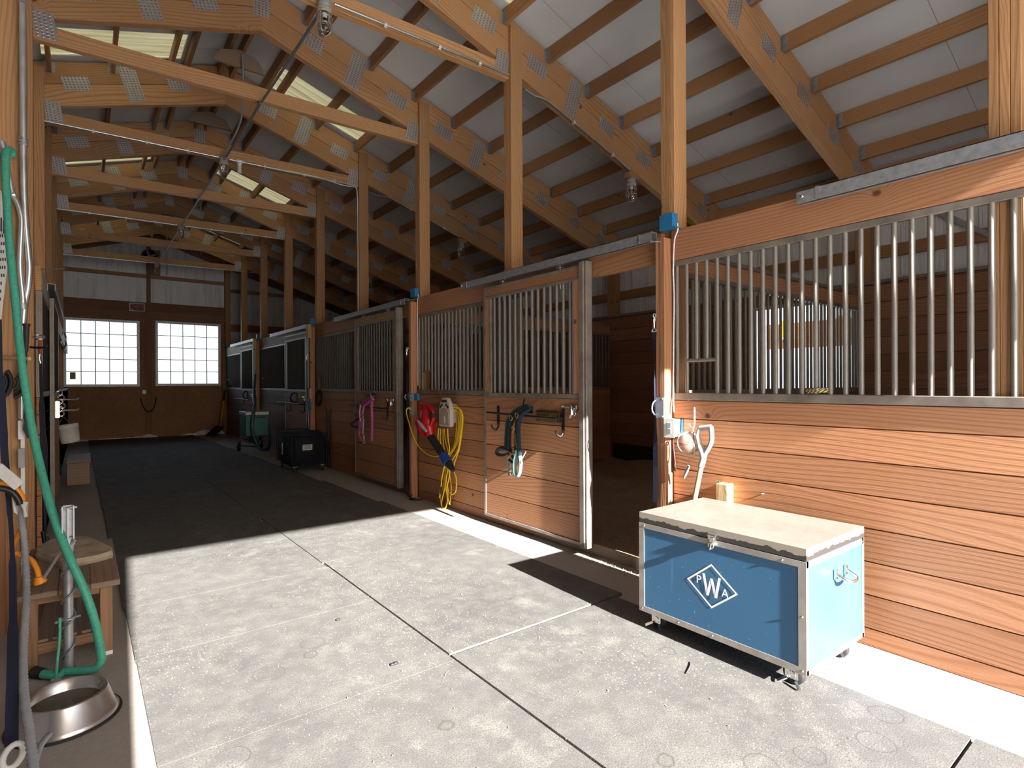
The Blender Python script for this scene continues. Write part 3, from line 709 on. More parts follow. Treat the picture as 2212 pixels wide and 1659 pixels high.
# sliding doors
def sliding_door(y0, y1, label, wood_='stall', rail='grill_rail', nbars=None):
    X0, X1 = 3.108, 3.15; zt = 2.305; r = root('sliding_door', (X0, (y0+y1)/2, .085), label, 'door', 'sliding stall doors')
    yn = y0+.072
    m = MB(); m.box(X0, X1, y1-.028, y1, .085, zt); m.box(X0, X1, yn, y1-.028, .085, .112); m.box(X0, X1, yn, y1-.028, zt-.025, zt)
    m.box(X0, X1, yn, y1-.028, 2.188, 2.213); m.box(X0-.002, X1, yn, y1-.028, 1.245, 1.282); m.box(X0+.005, X1, y1-.115, y1-.085, 1.282, 2.188); m.box(X0+.005, X1, yn+.075, yn+.098, 1.282, 2.188)
    m.build('frame', rail, r, bevel=.003)
    m = MB(); m.box(X0-.016, X0+.012, y0+.022, yn, .075, zt+.02); m.box(X0-.005, X1+.02, y0, y0+.02, .075, zt+.02); m.build('channel_stile', rail, r, bevel=.003)
    m = MB(); boards(m, X0+.008, X1-.006, yn, y1-.028, .112, 1.245, .235, .20); m.build('plank_panel', wood_, r)
    m = MB(); m.box(X0+.006, X1-.01, yn, y1-.028, 2.213, zt-.025); m.build('top_board', wood_, r)
    m = MB(); m.box(X0+.006, X1-.01, yn, yn+.075, 1.282, 2.188); m.box(X0+.006, X1-.01, y1-.085, y1-.028, 1.282, 2.188); m.build('side_board', wood_, r)
    a, b = yn+.098, y1-.115; n = int(round((b-a)/.082)); bars(r, X0+.025, [a+(b-a)*(k+.5)/n for k in range(n)], 1.28, 2.19)
    return r
dB = sliding_door(3.055, 4.46, 'half open sliding stall door with the teal halter and brass plaque')
dC = sliding_door(6.30, 7.72, 'sliding stall door with pink rope hung over its rail')
dD = sliding_door(9.81, 11.2, 'closed sliding door behind the black covered trunk', 'stall_dim', rail='rail_galv')
dE = sliding_door(13.61, 15.0, 'closed sliding door behind the teal vacuum, nearest the far wall', 'stall_dim', rail='rail_galv')
# tracks and rollers
def track(a, b, label, z=2.345):
    o = MB(); X0, X1 = 3.09, 3.155
    o.box(X0, X0+.004, a, b, z, z+.064); o.box(X1-.004, X1, a, b, z, z+.064); o.box(X0, X1, a, b, z+.060, z+.064); o.box(X0+.004, X0+.02, a, b, z, z+.004); o.box(X1-.02, X1-.004, a, b, z, z+.004)
    r = o.build('door_track', 'galv'); tag(r, label, 'door track', 'sliding door tracks')
    f = MB(); f.box(X0-.003, X0, b-.12, b-.1, z-.003, z+.066); f.box(X0-.003, X0, a+.1, a+.12, z-.003, z+.066); f.lathe([(0, .006), (.009, .005), (.009, 0)], (X0-.001, b-.03, z+.03), 8, Matrix.Rotation(-PI/2, 3, 'Y')); f.build('track_bracket', 'chrome', r)
    return r
track(-1.2, 1.44, 'galvanized door track streaked with droppings above the nearest stall grille')
track(2.42, 4.85, 'galvanized door track above the half open door with the teal halter')
track(6.11, 8.5, 'door track above the pink rope door'); track(9.82, 12.2, 'door track above the black covered trunk', 2.36); track(13.6, 16.1, 'farthest door track, near the far doors', 2.37)
for d, (a, b) in ((dB, (3.055, 4.46)), (dC, (6.30, 7.72)), (dD, (9.81, 11.2)), (dE, (13.61, 15.0))):
    for y in (a+.32, b-.30):
        m = MB(); m.tube([(3.125, y, 2.30), (3.125, y, 2.365)], .008, 6); m.box(3.10, 3.15, y-.02, y+.02, 2.318, 2.326); m.lathe([(.017, 0), (.017, .01)], (3.112, y-.03, 2.348), 10, Matrix.Rotation(PI/2, 3, 'Y')); m.lathe([(.017, 0), (.017, .01)], (3.112, y+.03, 2.348), 10, Matrix.Rotation(PI/2, 3, 'Y')); m.tube([(3.128, y, 2.20), (3.128, y, 2.15)], .007, 6)
        m.build('roller_hanger', 'galv', d)
# partition walls between stalls
def partition(y, label):
    r = root('stall_partition', (5.1, y, 0), label, 'partition')
    m = MB(); boards_x(m, y-.02, y+.02, 3.385, XR-.27, 0, 1.27); m.build('plank_wall', 'stall', r)
    m = MB(); m.box(3.385, XR-.27, y-.03, y+.03, 1.27, 1.315); m.box(3.385, XR-.27, y-.028, y+.028, 2.13, 2.165); m.build('rail', 'grill_rail', r)
    m = MB(); m.box(3.385, XR-.27, y-.02, y+.02, 2.165, 2.29); m.build('header_plank', 'stall', r)
    m = MB(); m.box(3.385, XR-.265, y-.04, y+.04, 2.29, 2.32); m.build('cap_rail', 'grill_rail', r)
    for k in range(46):
        o = part_copy(BAR, 'bar', r, (3.44+k*.0735, y, 1.31)); o.scale = (.9, .9, .82)
    return r
partition(2.43, 'barred partition seen through the nearest grille, between first and second stalls')
partition(6.07, 'barred partition deep inside the open second stall')
# plank lining of the right outer wall
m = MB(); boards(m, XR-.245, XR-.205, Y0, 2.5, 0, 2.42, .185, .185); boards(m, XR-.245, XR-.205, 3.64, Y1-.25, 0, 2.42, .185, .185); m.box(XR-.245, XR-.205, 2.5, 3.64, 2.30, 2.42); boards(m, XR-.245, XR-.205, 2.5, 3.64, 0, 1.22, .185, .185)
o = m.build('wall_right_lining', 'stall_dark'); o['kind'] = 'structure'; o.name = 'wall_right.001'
m = MB(); m.box(XR-.26, XR-.06, Y0, Y1-.25, 2.422, 2.455); struct(m.build('trim_10', 'grill_rail'))
m = MB(); m.box(XR-.25, XR-.2, 2.47, 2.52, 1.22, 2.31); m.box(XR-.25, XR-.2, 3.62, 3.66, 1.22, 2.31); m.box(XR-.25, XR-.2, 2.52, 3.62, 2.27, 2.31); struct(m.build('trim_11', 'white_paint'))
m = MB(); m.beam((XR-.085, 2.05, 3.3), (XR-.085, 1.0, 2.46), .012, .05); tag(m.build('diagonal_brace', 'galv'), 'galvanized strap brace slanting across the siding behind the nearest stall', 'brace')
# shed roof beams outside the stall's back opening
o = MB(); o.box(7.55, 7.63, -1.0, 6.2, 1.83, 2.17); tag(o.build('shed_beam', 'stall'), 'red brown shed beam seen outside through the stall bars', 'beam')
o = MB(); o.beam((7.58, 3.0, 2.17), (8.6, 3.0, 2.05), .09, .09); tag(o.build('shed_rafter', 'stall'), 'short pale rafter outside, meeting the shed beam', 'rafter')
o = MB(); o.box(7.50, 7.545, 3.62, 3.70, 1.98, 2.20); r = o.build('yellow_tag', 'yellow_tag'); tag(r, 'yellow hang tag on the shed beam outside the stall opening', 'tag')
MB().box(7.495, 7.547, 3.615, 3.705, 1.955, 1.98).build('white_band', 'white_paint', r)
# bedding heaped in the open stall, and litter in the next
def bedding(x0, x1, y0, y1, label):
    mb = MB(); nx, ny = 44, 44; rr = random.Random(3); ph = [(rr.uniform(1.5, 6), rr.uniform(1.5, 6), rr.uniform(0, 6), rr.uniform(.006, .03)) for _ in range(10)]
    def h(x, y):
        e = min(min(x-x0, x1-x)/.5, min(y-y0, y1-y)/.5); back = max(0, (x-5.6)/1.1)
        z = .03+.10*back+.05*max(0, (y-4.9))
        for a, b, c, d in ph: z += d*math.sin(a*x+c)*math.sin(b*y+c*1.7)
        z += rr.uniform(-.006, .006)
        if x-x0 < .3: z = min(z, .015+.25*(x-x0)*.6)
        return max(.004, z)
    P = [[Vector((x0+(x1-x0)*i/nx, y0+(y1-y0)*j/ny, 0)) for j in range(ny+1)] for i in range(nx+1)]
    for row in P:
        for p in row: p.z = h(p.x, p.y)
    for i in range(nx):
        for j in range(ny): mb.face([P[i][j], P[i+1][j], P[i+1][j+1], P[i][j+1]], None, .5, False)
    o = mb.build('bedding', 'shavings', loc=((x0+x1)/2, (y0+y1)/2, 0)); o['kind'] = 'stuff'; o['label'] = label; o['category'] = 'bedding'
bedding(3.245, XR-.265, 2.46, 6.03, 'brown wood shavings heaped in the open stall')
bedding(3.245, XR-.265, -1.2, 2.40, 'wood shavings on the floor behind the nearest grille')
# black rubber kickboard at the back of the open stall
o = MB(); o.box(XR-.262, XR-.246, 3.7, 6.0, .05, .42); tag(o.build('kick_mat', 'black_rubber'), 'black rubber kick mat along the back wall of the open stall', 'mat')

# ------------------------------------------------------------------ left side stall front seen edge-on
r = root('stall_front', (-.30, 11, 0), 'left stall front seen edge-on, its plank ends facing the doorway', 'stall front')
m = MB(); boards(m, -.302, -.268, 6.14, 17.2, 0, 1.27); m.build('plank_wall', 'stall', r)
m = MB(); m.box(-.305, -.268, 6.12, 17.2, 2.17, 2.375); m.build('header_plank', 'truss', r)
m = MB(); m.box(-.305, -.262, 6.14, 17.2, 1.272, 1.315); m.box(-.305, -.262, 6.14, 17.2, 2.14, 2.168); m.box(-.305, -.262, 6.14, 6.19, 1.315, 2.14); m.build('rail', 'grill_rail', r)
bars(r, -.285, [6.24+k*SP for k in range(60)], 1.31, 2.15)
m = MB(); m.box(-.267, -.262, 6.14, 7.4, 2.175, 2.36); m.build('lit_header_strip', 'tan', r)  # pale strip painted for light reflected off the header plank's face
rl = root('sliding_door', (-.24, 8.2, .08), 'dark sliding door on the left side, seen edge-on', 'door')
m = MB(); m.box(-.258, -.222, 7.35, 7.40, .08, 2.26); m.box(-.255, -.226, 8.85, 8.9, .08, 2.26); m.box(-.255, -.226, 7.4, 8.85, .08, .12); m.box(-.255, -.226, 7.4, 8.85, 1.245, 1.285); m.box(-.255, -.226, 7.4, 8.85, 2.22, 2.26); m.build('frame', 'grill_rail', rl)
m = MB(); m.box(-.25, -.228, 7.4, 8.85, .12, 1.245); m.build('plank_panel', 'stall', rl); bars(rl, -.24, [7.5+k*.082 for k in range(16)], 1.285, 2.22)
o = MB(); o.box(-.262, -.257, 7.0, 10.0, 2.29, 2.36); o.box(-.205, -.20, 7.0, 10.0, 2.29, 2.36); o.box(-.262, -.20, 7.0, 10.0, 2.355, 2.36)
tag(o.build('door_track', 'galv'), 'door track over the edge-on sliding door on the left', 'door track')
# ------------------------------------------------------------------ rubber mats
def mat_obj(x0, x1, y0, y1, label):
    o = MB(); g = .0015; o.box(x0+g, x1-g, y0+g, y1-g, .001, .019, tint=.5)
    tag(o.build('rubber_mat', 'mat'), label, 'mat', 'rubber aisle mats')
LY = [-1.25, .50, 2.315, 3.28, 4.08, 5.85, 7.59, 9.34, 11.1, 12.9, 14.65, 16.2, 17.25]
RY = [-1.22, .587, 2.365, 4.2, 6.0, 7.8, 9.55, 11.35, 13.15, 14.95, 16.6, 17.25]
seam = lambda y: 1.440-.0115*max(0, y-4.2)
edge = lambda y: (2.665 if y < 2.3 else 2.74)-.0295*max(0, y-5.3)
for i in range(len(LY)-1):
    ym = (LY[i]+LY[i+1])/2
    mat_obj(.205-.0065*max(0, ym-3), seam(ym)-.004, LY[i], LY[i+1], 'rubber floor mat in the left column, %s row from the doorway' % ORD[i])
for i in range(len(RY)-1):
    gap = .020 if i == 2 else (.010 if i == 1 else 0); ym = (RY[i]+RY[i+1])/2
    mat_obj(seam(ym)+(.006 if i < 3 else .002), edge(ym), RY[i]+gap, RY[i+1], 'rubber floor mat in the right column, %s row from the doorway' % ORD[i])
# ------------------------------------------------------------------ blue tack trunk
CX0, CX1, CY0, CY1, CZ0, CZ1 = 2.44, 3.045, 1.105, 1.995, .112, .598
r = root('tack_chest', ((CX0+CX1)/2, (CY0+CY1)/2, 0), 'blue tack chest on casters with a dusty steel lid and white diamond emblem', 'chest')
m = MB(); m.box(CX0, CX1, CY0, CY1, CZ0+.004, CZ1); m.build('blue_panel', 'trunk_blue', r)
m = MB(); e = .004; w = .030
for x in (CX0, CX1):
    s = -1 if x == CX0 else 1
    a, b = (x-e, x+.0005) if s < 0 else (x-.0005, x+e)
    m.box(a, b, CY0-e, CY0+w, CZ0, CZ1); m.box(a, b, CY1-w, CY1+e, CZ0, CZ1); m.box(a, b, CY0+w, CY1-w, CZ0, CZ0+w); m.box(a, b, CY0+w, CY1-w, CZ1-w*.9, CZ1)
for y in (CY0, CY1):
    a, b = (y-e, y+.0005) if y == CY0 else (y-.0005, y+e)
    m.box(CX0, CX0+w*.6, a, b, CZ0, CZ1); m.box(CX1-w*.6, CX1, a, b, CZ0, CZ1); m.box(CX0, CX1, a, b, CZ0, CZ0+w*.7); m.box(CX0, CX1, a, b, CZ1-w*.9, CZ1)
m.build('steel_edging', 'grill_trim', r)
m = MB()
for (y, z) in ((CY0+.015, CZ0+.015), (CY1-.015, CZ0+.015), (CY0+.10, CZ1-.014), (CY1-.03, CZ1-.014), ((CY0+CY1)/2, CZ0+.015), (CY1-.25, CZ0+.015), (CY0+.015, .36)):
    m.lathe([(.006, 0), (.005, .003), (0, .004)], (CX0-e, y, z), 8, Matrix.Rotation(-PI/2, 3, 'Y'))
for (x, z) in ((CX0+.05, CZ1-.014), (CX1-.02, CZ1-.014), ((CX0+CX1)/2, CZ1-.014), (CX1-.05, CZ0+.01)):
    m.lathe([(.006, 0), (.005, .003), (0, .004)], (x, CY0-e, z), 8, Matrix.Rotation(PI/2, 3, 'X'))
m.build('rivet', 'chrome', r)
L = MB(); x0, x1, y0, y1, z0, z1 = CX0-.002, CX1+.004, CY0-.004, CY1+.002, CZ1+.004, .655
L.face([(x0, y0, z1), (x1, y0, z1), (x1, y1, z1), (x0, y1, z1)]); L.face([(x0, y0, z0), (x0, y1, z0), (x1, y1, z0), (x1, y0, z0)])
ld = L.build('lid', 'lid', r)
L = MB()
for q in ([(x0, y0), (x1, y0)], [(x1, y0), (x1, y1)], [(x1, y1), (x0, y1)], [(x0, y1), (x0, y0)]):
    L.face([(*q[0], z0), (*q[1], z0), (*q[1], z1), (*q[0], z1)])
L.build('lid_rim', 'lid_edge', ld)
h = MB(); Yl = onX(1540, 1160, CX0).y; zl = .598
h.box(CX0-.010, CX0-.004, Yl-.022, Yl+.022, zl+.002, zl+.036); h.box(CX0-.014, CX0-.004, Yl-.010, Yl+.010, zl-.028, zl+.012)
h.tube(arc((CX0-.018, Yl, zl-.026), .014, 0, 2*PI, 12, (0, 1, 0), (0, 0, 1))[:-1], .0045, 6, closed=True); h.tube([(CX0-.012, Yl-.02, zl+.022), (CX0-.012, Yl+.02, zl+.022)], .006, 6); h.tube([(CX0-.016, Yl, zl-.01), (CX0-.022, Yl+.004, zl-.045)], .007, 6)
h.build('latch', 'chrome', r)
hd = MB(); c = onY(1813, 1234, CY0); hz = c.z; xa, xb = c.x-.055, c.x+.055
for x in (xa, xb): hd.box(x-.012, x+.012, CY0-.012, CY0-.004, hz-.022, hz+.022)
hd.tube(spline([(xa, CY0-.01, hz), (xa+.012, CY0-.055, hz-.02), ((xa+xb)/2, CY0-.065, hz-.026), (xb-.012, CY0-.055, hz-.02), (xb, CY0-.01, hz)]), .0085, 8)
hd.build('handle', 'chrome', r)
Rm = Matrix(((0, 0, -1), (-1, 0, 0), (0, 1, 0)))           # text plane facing the aisle
P4 = [onX(*p, CX0) for p in ((1537, 1218), (1594.5, 1283.6), (1538, 1314.5), (1484, 1250))]
cc = sum(P4, Vector())/4
em = MB()
dv = [(p-cc)*1.0 for p in P4]; hw = (abs(dv[1].y)+abs(dv[3].y))/2; hh = (abs(dv[0].z)+abs(dv[2].z))/2
Q = [Vector((CX0, cc.y, cc.z+hh)), Vector((CX0, cc.y-hw, cc.z)), Vector((CX0, cc.y, cc.z-hh)), Vector((CX0, cc.y+hw, cc.z))]
for i in range(4):
    a, b = Q[i], Q[(i+1) % 4]; k = .90; a2, b2 = cc+(a-cc)*k, cc+(b-cc)*k
    for p in (a2, b2): p.x = CX0
    n = Vector((-.0012, 0, 0)); em.face([a+n, b+n, b2+n, a2+n])
eo = em.build('emblem', 'emblem', r)
eul = Rm.to_euler()
def emb(ch, size, px, py, sx=1.0, bold=0.0):
    p = onX(px, py, CX0-.001); o = text(ch, size, (CX0-.0012, p.y, p.z), eul, 'emblem', r, 'emblem_letter', .0002, sx); return o
emb('P', .058, 1509, 1252, .95); emb('A', .058, 1566, 1283, .95)
# the broad W as strokes
p = onX(1537.5, 1266, CX0); W_ = MB(); wy, wz, sw = .044, .052, .015
def stroke(a, b):
    A_, B_ = Vector((CX0-.0014, p.y-a[0], p.z+a[1])), Vector((CX0-.0014, p.y-b[0], p.z+b[1])); o = Vector((0, sw/2, 0)); k_ = len(W_.f)*.00025; n = Vector((-k_, 0, 0)); W_.face([A_+o+n, B_+o+n, B_-o+n, A_-o+n])
stroke((-wy, wz), (-wy*.52, -wz)); stroke((-wy*.52, -wz), (0, wz*.72)); stroke((0, wz*.72), (wy*.52, -wz)); stroke((wy*.52, -wz), (wy, wz))
W_.build('emblem_letter', 'emblem', r)
for (x, y) in ((CX0+.075, CY1-.07), (CX0+.075, CY0+.085), (CX1-.07, CY1-.07), (CX1-.07, CY0+.085)):
    dz = .0195 if x < 2.7 else 0.0; cs = MB(); cs.box(x-.035, x+.035, y-.035, y+.035, CZ0-.006, CZ0); cs.box(x-.026, x-.022, y-.028, y+.03, .03+dz, CZ0-.006); cs.box(x+.022, x+.026, y-.028, y+.03, .03+dz, CZ0-.006); cs.lathe([(.018, -.03), (.018, .03)], (x, y, .047+dz), 10, Matrix.Rotation(PI/2, 3, 'Y')); cs.beam((x-.03, y+.02, .05), (x-.055, y+.05, .03), .02, .006); cs.beam((x-.03, y-.02, .045), (x-.05, y-.045, .026), .012, .006)
    o = cs.build('caster', 'chrome', r)
    wh = MB().lathe([(.010, -.017), (.042, -.017), (.047, -.010), (.047, .010), (.042, .017), (.010, .017)], (x, y, .047+dz), 20, Matrix.Rotation(PI/2, 3, 'Y')); wh.build('wheel', 'black_rubber', o)
# ------------------------------------------------------------------ things on the wall beside it
hk = MB(); a = onX(1500, 880, 3.195); b = onX(1500, 915, 3.185)
for ph in (0, PI):
    pts = [a.lerp(b, k/24)+Vector((0, .0045*math.cos(ph+k*1.6), .0)) + Vector((.0045*math.sin(ph+k*1.6), 0, 0)) for k in range(25)]; hk.tube(pts, .0035, 6)
hk.tube(spline([b, onX(1500, 920, 3.175), onX(1496, 924, 3.165), onX(1491, 921, 3.160), onX(1488, 915, 3.158)]), .005, 6)
tag(hk.build('twisted_hook', 'galv'), 'twisted pale wire hook screwed into the planks, above the blue chest', 'hook')
c = onX(1487, 957, 3.13); s = root('plastic_mask', c, 'clouded plastic dome hanging from the twisted hook', 'mask')
D = MB(); R_ = .070; prof = [(R_*math.sin(t), R_*math.cos(t)*1.0) for t in [PI/2*k/10 for k in range(11)]]
mt = Matrix.Rotation(math.radians(-75), 3, 'Y') @ Matrix.Rotation(math.radians(18), 3, 'X')
D.lathe(prof[::-1], c, 24, mt); D.build('dome', 'cloudy', s)
D = MB(); D.tube([c+mt @ Vector((R_*math.cos(t), R_*math.sin(t), 0)) for t in [2*PI*k/28 for k in range(28)]], .006, 6, closed=True); D.build('rim', 'ivory', s)
D = MB(); D.tube(spline([onX(1497, 923, 3.165), onX(1498, 940, 3.12), onX(1500, 965, 3.10), onX(1498, 992, 3.12)]), .005, 6); D.build('strap', 'ivory', s)
k = MB(); a, b = onX(1488, 1006, 3.15), onX(1477, 1033, 3.165); s = root('hoof_pick', b, 'small dark handled knife dangling below the clouded plastic dome', 'knife')
k.tube([a, a.lerp(b, .3), a.lerp(b, .7), b], [.008, .011, .011, .006], 8); k.build('handle', 'grey_plastic', s)
k = MB(); k.tube(spline([a, onX(1489, 1001, 3.14), onX(1485, 996, 3.14), onX(1490, 990, 3.13)]), .002, 5); k.build('wire_loop', 'galv', s)
# fork or shovel handle standing behind the trunk
top1, top2 = onX(1512, 925, 3.115), onX(1536, 922, 3.115); nk = onX(1519, 985, 3.12); dn = onX(1500, 1075, 3.125); ft = dn+(dn-nk)*1.9; ft.z = .05
s = root('shovel', (ft.x, ft.y, 0), 'white D-grip shovel handle standing behind the blue chest', 'shovel')
g = MB(); g.tube(spline([nk+(dn-nk)*.25, nk, onX(1511, 960, 3.115), onX(1507, 940, 3.112), top1]), [.020]*6+[.024]*6+[.018]*6+[.0145]*6+[.0145], 10); g.tube(spline([nk, onX(1530, 968, 3.115), onX(1537, 950, 3.112), top2]), .0155, 10); g.build('d_grip', 'ivory', s)
g = MB(); g.tube([top1, top2], .0155, 10); g.build('grip_bar', 'grey_plastic', s)
g = MB(); g.tube([nk+(dn-nk)*.2, ft], .0165, 10); g.build('shaft', 'pale_wood', s)
g = MB(); g.beam(ft+Vector((0, 0, .33)), ft, .20, .006, (1, 0, 0)); g.build('blade', 'galv', s)
# block, eye bolt, peg
a = onX(1568, 1062, 3.19); tag(MB().obox((3.175, a.y-.002, a.z-.03), (.078, .075, .17), Matrix.Rotation(.05, 3, 'Z')).build('wood_block', 'pale_wood', bevel=.004), 'short pale timber block fixed to the planks behind the blue chest', 'block')
a = onX(1551, 1044, 3.16); e_ = MB(); e_.tube(arc(a, .014, 0, 2*PI, 12, (0, 1, 0), (0, 0, 1))[:-1], .004, 6, closed=True); e_.tube([a+Vector((.014, 0, 0)), (3.214, a.y, a.z)], .004, 6); e_.tube([a+Vector((0, -.012, 0)), a+Vector((0.02, -.07, 0.006))], .005, 6)
tag(e_.build('eye_bolt', 'chrome'), 'plated eye bolt beside the pale timber block', 'bolt')
a = onX(1647, 1067, 3.20); tag(MB().tube([(3.214, a.y, a.z), (3.185, a.y, a.z+.002)], .004, 6).build('nail', 'galv'), 'lone nail sticking out of the planks above the blue chest lid', 'nail')
c = onX(1765, 846, 3.205); rp = MB(); pts = []
for k in range(3*26+1):
    t = 2*PI*k/26; pts.append(Vector((3.222+.020*math.cos(t)+.003*math.sin(3.1*t), c.y+.062*math.sin(t)+.004*math.cos(2.3*t), 1.303+.0065+.0075*(k/26)+.002*math.sin(t*2))))
rp.tube(pts, .006, 6); tag(rp.build('rope_coil', 'two_tone'), 'black and tan rope coiled round a bar on the nearest grille ledge', 'rope')
# ------------------------------------------------------------------ nearest bay post fittings
def blue_box(y, z, label, X=3.14):
    r = root('junction_box', (X, y, z), label, 'junction box', 'blue junction boxes on the bay posts')
    MB().box(X, X+.06, y-.055, y+.055, z, z+.105).build('box', 'blue_box', r, bevel=.003); MB().box(X-.002, X+.07, y-.075, y-.055, z, z+.006).build('flange', 'blue_box', r); return r
blue_box(2.335, 2.412, 'blue junction box on top of the nearest bay post'); blue_box(5.99, 2.412, 'blue junction box on the second bay post, over the yellow cord'); blue_box(9.71, 2.412, 'blue junction box on the third bay post, behind a pale wood block'); blue_box(13.51, 2.412, 'blue junction box on the fourth bay post, over the teal vacuum'); blue_box(17.2, 2.43, 'blue junction box on the last bay post by the far doors')
cb = MB(); cb.tube(spline([(3.185, 2.275, 2.445), (3.182, 2.270, 2.40), (3.186, 2.300, 2.33), (3.190, 2.312, 2.15), (3.204, 2.318, 1.95), (3.202, 2.322, 1.6), (3.192, 2.318, 1.3), (3.175, 2.305, 1.22), (3.175, 2.30, 1.17)]), .0055, 6)
tag(cb.build('electric_cable', 'white_plastic'), 'white cable running down the nearest bay post to its outlet', 'cable')
cb = MB(); cb.tube(spline([(3.185, 5.93, 2.445), (3.182, 5.925, 2.40), (3.19, 5.96, 2.33), (3.195, 5.965, 1.9), (3.195, 5.965, 1.35)]), .0055, 6)
tag(cb.build('electric_cable', 'white_plastic'), 'white cable running down the second bay post above the yellow cord', 'cable')
o = onX(1445, 905, 3.13); oz1, oz0 = o.z, onX(1445, 943, 3.13).z
r = root('outlet_box', (3.15, 2.29, oz0), 'white outlet box on the nearest bay post above the coiled brown cord', 'outlet')
MB().box(3.118, 3.195, 2.265, 2.331, oz0, oz1).build('box', 'white_plastic', r, bevel=.004); MB().box(3.112, 3.119, 2.255, 2.34, oz0-.006, oz1+.006).build('cover_plate', 'white_plastic', r, bevel=.002)
for dz in (-.02, .02): MB().box(3.109, 3.113, 2.281, 2.312, (oz0+oz1)/2+dz-.014, (oz0+oz1)/2+dz+.014).build('receptacle', 'grey_plastic', r)
MB().box(3.195, 3.213, 2.258, 2.33, oz0+.01, oz1-.005).build('side_box', 'blue_box', r)
cd = MB(); cd.tube(spline([(3.19, 2.322, oz0-.005), (3.190, 2.318, oz0-.08), (3.186, 2.30, oz0-.2), (3.192, 2.305, oz0-.235), (3.196, 2.318, oz0-.2), (3.196, 2.322, oz0-.05)]), .006, 6); tag(cd.build('power_cord', 'leather'), 'brown cord looped below the white outlet box', 'cord')
lp = MB(); a, b = onX(1420, 858, 3.115), onX(1437, 904, 3.115); lp.box(3.112, 3.117, 2.338, 2.402, b.z, a.z); lp.tube(spline([(3.10, 2.398, a.z-.02), (3.085, 2.41, a.z-.05), (3.085, 2.412, b.z+.05), (3.10, 2.40, b.z+.02)]), .006, 6)
for z in (a.z-.012, b.z+.012): lp.lathe([(.006, 0), (.005, .003), (0, .004)], (3.112, 2.35, z), 8, Matrix.Rotation(-PI/2, 3, 'Y'))
tag(lp.build('latch_keeper', 'galv'), 'galvanized latch keeper plate on the nearest bay post', 'latch plate')
def cross_tie(X, y, ztop, zbot, label, mat='navy_web', w=.036, flare=True):
    r = root('cross_tie_strap', (X, y, zbot), label, 'strap', 'straps hung on the bay posts')
    k = MB(); k.tube(arc((X-.012, y, ztop), .014, 0, 2*PI, 12, (1, 0, 0), (0, 0, 1))[:-1], .004, 6, closed=True); k.tube([(X, y, ztop), (X+.03, y, ztop)], .005, 6); k.build('eye_screw', 'galv', r)
    k = MB(); k.tube(spline([(X-.014, y, ztop-.004), (X-.022, y, ztop-.03), (X-.016, y, ztop-.055), (X-.008, y, ztop-.03), (X-.012, y, ztop-.006)]), .0045, 6); k.tube([(X-.016, y, ztop-.052), (X-.016, y, ztop-.082)], [.009, .008], 8); k.tube(arc((X-.016, y, ztop-.105), .018, 0, PI, 10, (0, 1, 0), (0, 0, 1)), .0045, 6); k.tube([(X-.016, y-.02, ztop-.107), (X-.016, y+.02, ztop-.107)], .004, 6); k.build('snap', 'chrome', r)
    N = 22; pr = []
    for i in range(N+1):
        t = i/N; z = ztop-.105-(ztop-.105-zbot)*t; tw = (1.15*math.sin(PI*min(1, t*1.5))) if flare else 0.4*math.sin(5*t); d = Vector((math.sin(tw), math.cos(tw), 0)); cpt = Vector((X-.016+.012*math.sin(PI*t), y+.004*math.sin(4*t), z)); pr.append((cpt-d*w/2, cpt+d*w/2))
    k = MB()
    for i in range(N):
        q = [pr[i][0], pr[i][1], pr[i+1][1], pr[i+1][0]]; n = Vector((-.0015, 0, 0)); k.face([p_+n for p_ in q]); k.face([p_-n for p_ in q][::-1])
    k.build('webbing', mat, r); return r
ct = onX(1421, 682, 3.112); cross_tie(3.112, 2.402, ct.z, .55, 'navy webbing strap clipped to the nearest bay post')
ct = onX(884, 752, 3.11); c2 = cross_tie(3.112, 6.06, ct.z, .16, 'navy strap clipped to the second bay post, its snap on the floor')
k = MB(); k.tube(spline([(3.09, 6.065, .17), (3.07, 6.02, .06), (3.08, 5.95, .025), (3.05, 5.9, .02), (3.10, 5.85, .03)]), .009, 6); k.build('end_snap', 'black_iron', c2)
def pin(a, b, label): tag(MB().tube([a, b], .0045, 6).build('rod', 'galv'), label, 'rod')
pin((3.08, 2.42, 2.335), (3.118, 2.36, 2.33), 'thin rod sticking out at the top of the nearest bay post')
pin((3.06, 6.03, 2.37), (3.20, 5.75, 2.385), 'thin rod crossing the top of the second bay post')
# ------------------------------------------------------------------ half open door: bar, hook, halter, plaque, latch
XD = 3.112
def blanket_bar(door, y0, y1, z, yb, ends=True):
    """black swing bar and its two hooked brackets; y0 = free end (far), y1 = pivot bracket, yb = other bracket"""
    m = MB(); m.tube(spline([(XD-.012, y1, z), (XD-.06, y1+.06, z-.004), (XD-.075, y1+.16, z), (XD-.075, (y0+y1)/2, z+.004), (XD-.075, y0, z+.012)]), .0085, 8); m.build('blanket_bar', 'black_iron', door)
    for yy in (y1, yb):
        m = MB(); m.box(XD-.008, XD, yy-.014, yy+.014, z-.10, z+.075); m.tube(spline([(XD-.004, yy, z-.09), (XD-.006, yy, z-.125), (XD-.03, yy, z-.15), (XD-.06, yy+.01, z-.135), (XD-.075, yy+.015, z-.10)]), .009, 6)
        for dz in (-.05, .0, .05): m.lathe([(.004, 0), (.003, .002), (0, .003)], (XD-.008, yy, z+dz), 6, Matrix.Rotation(-PI/2, 3, 'Y'))
        m.build('bar_bracket', 'black_iron', door)
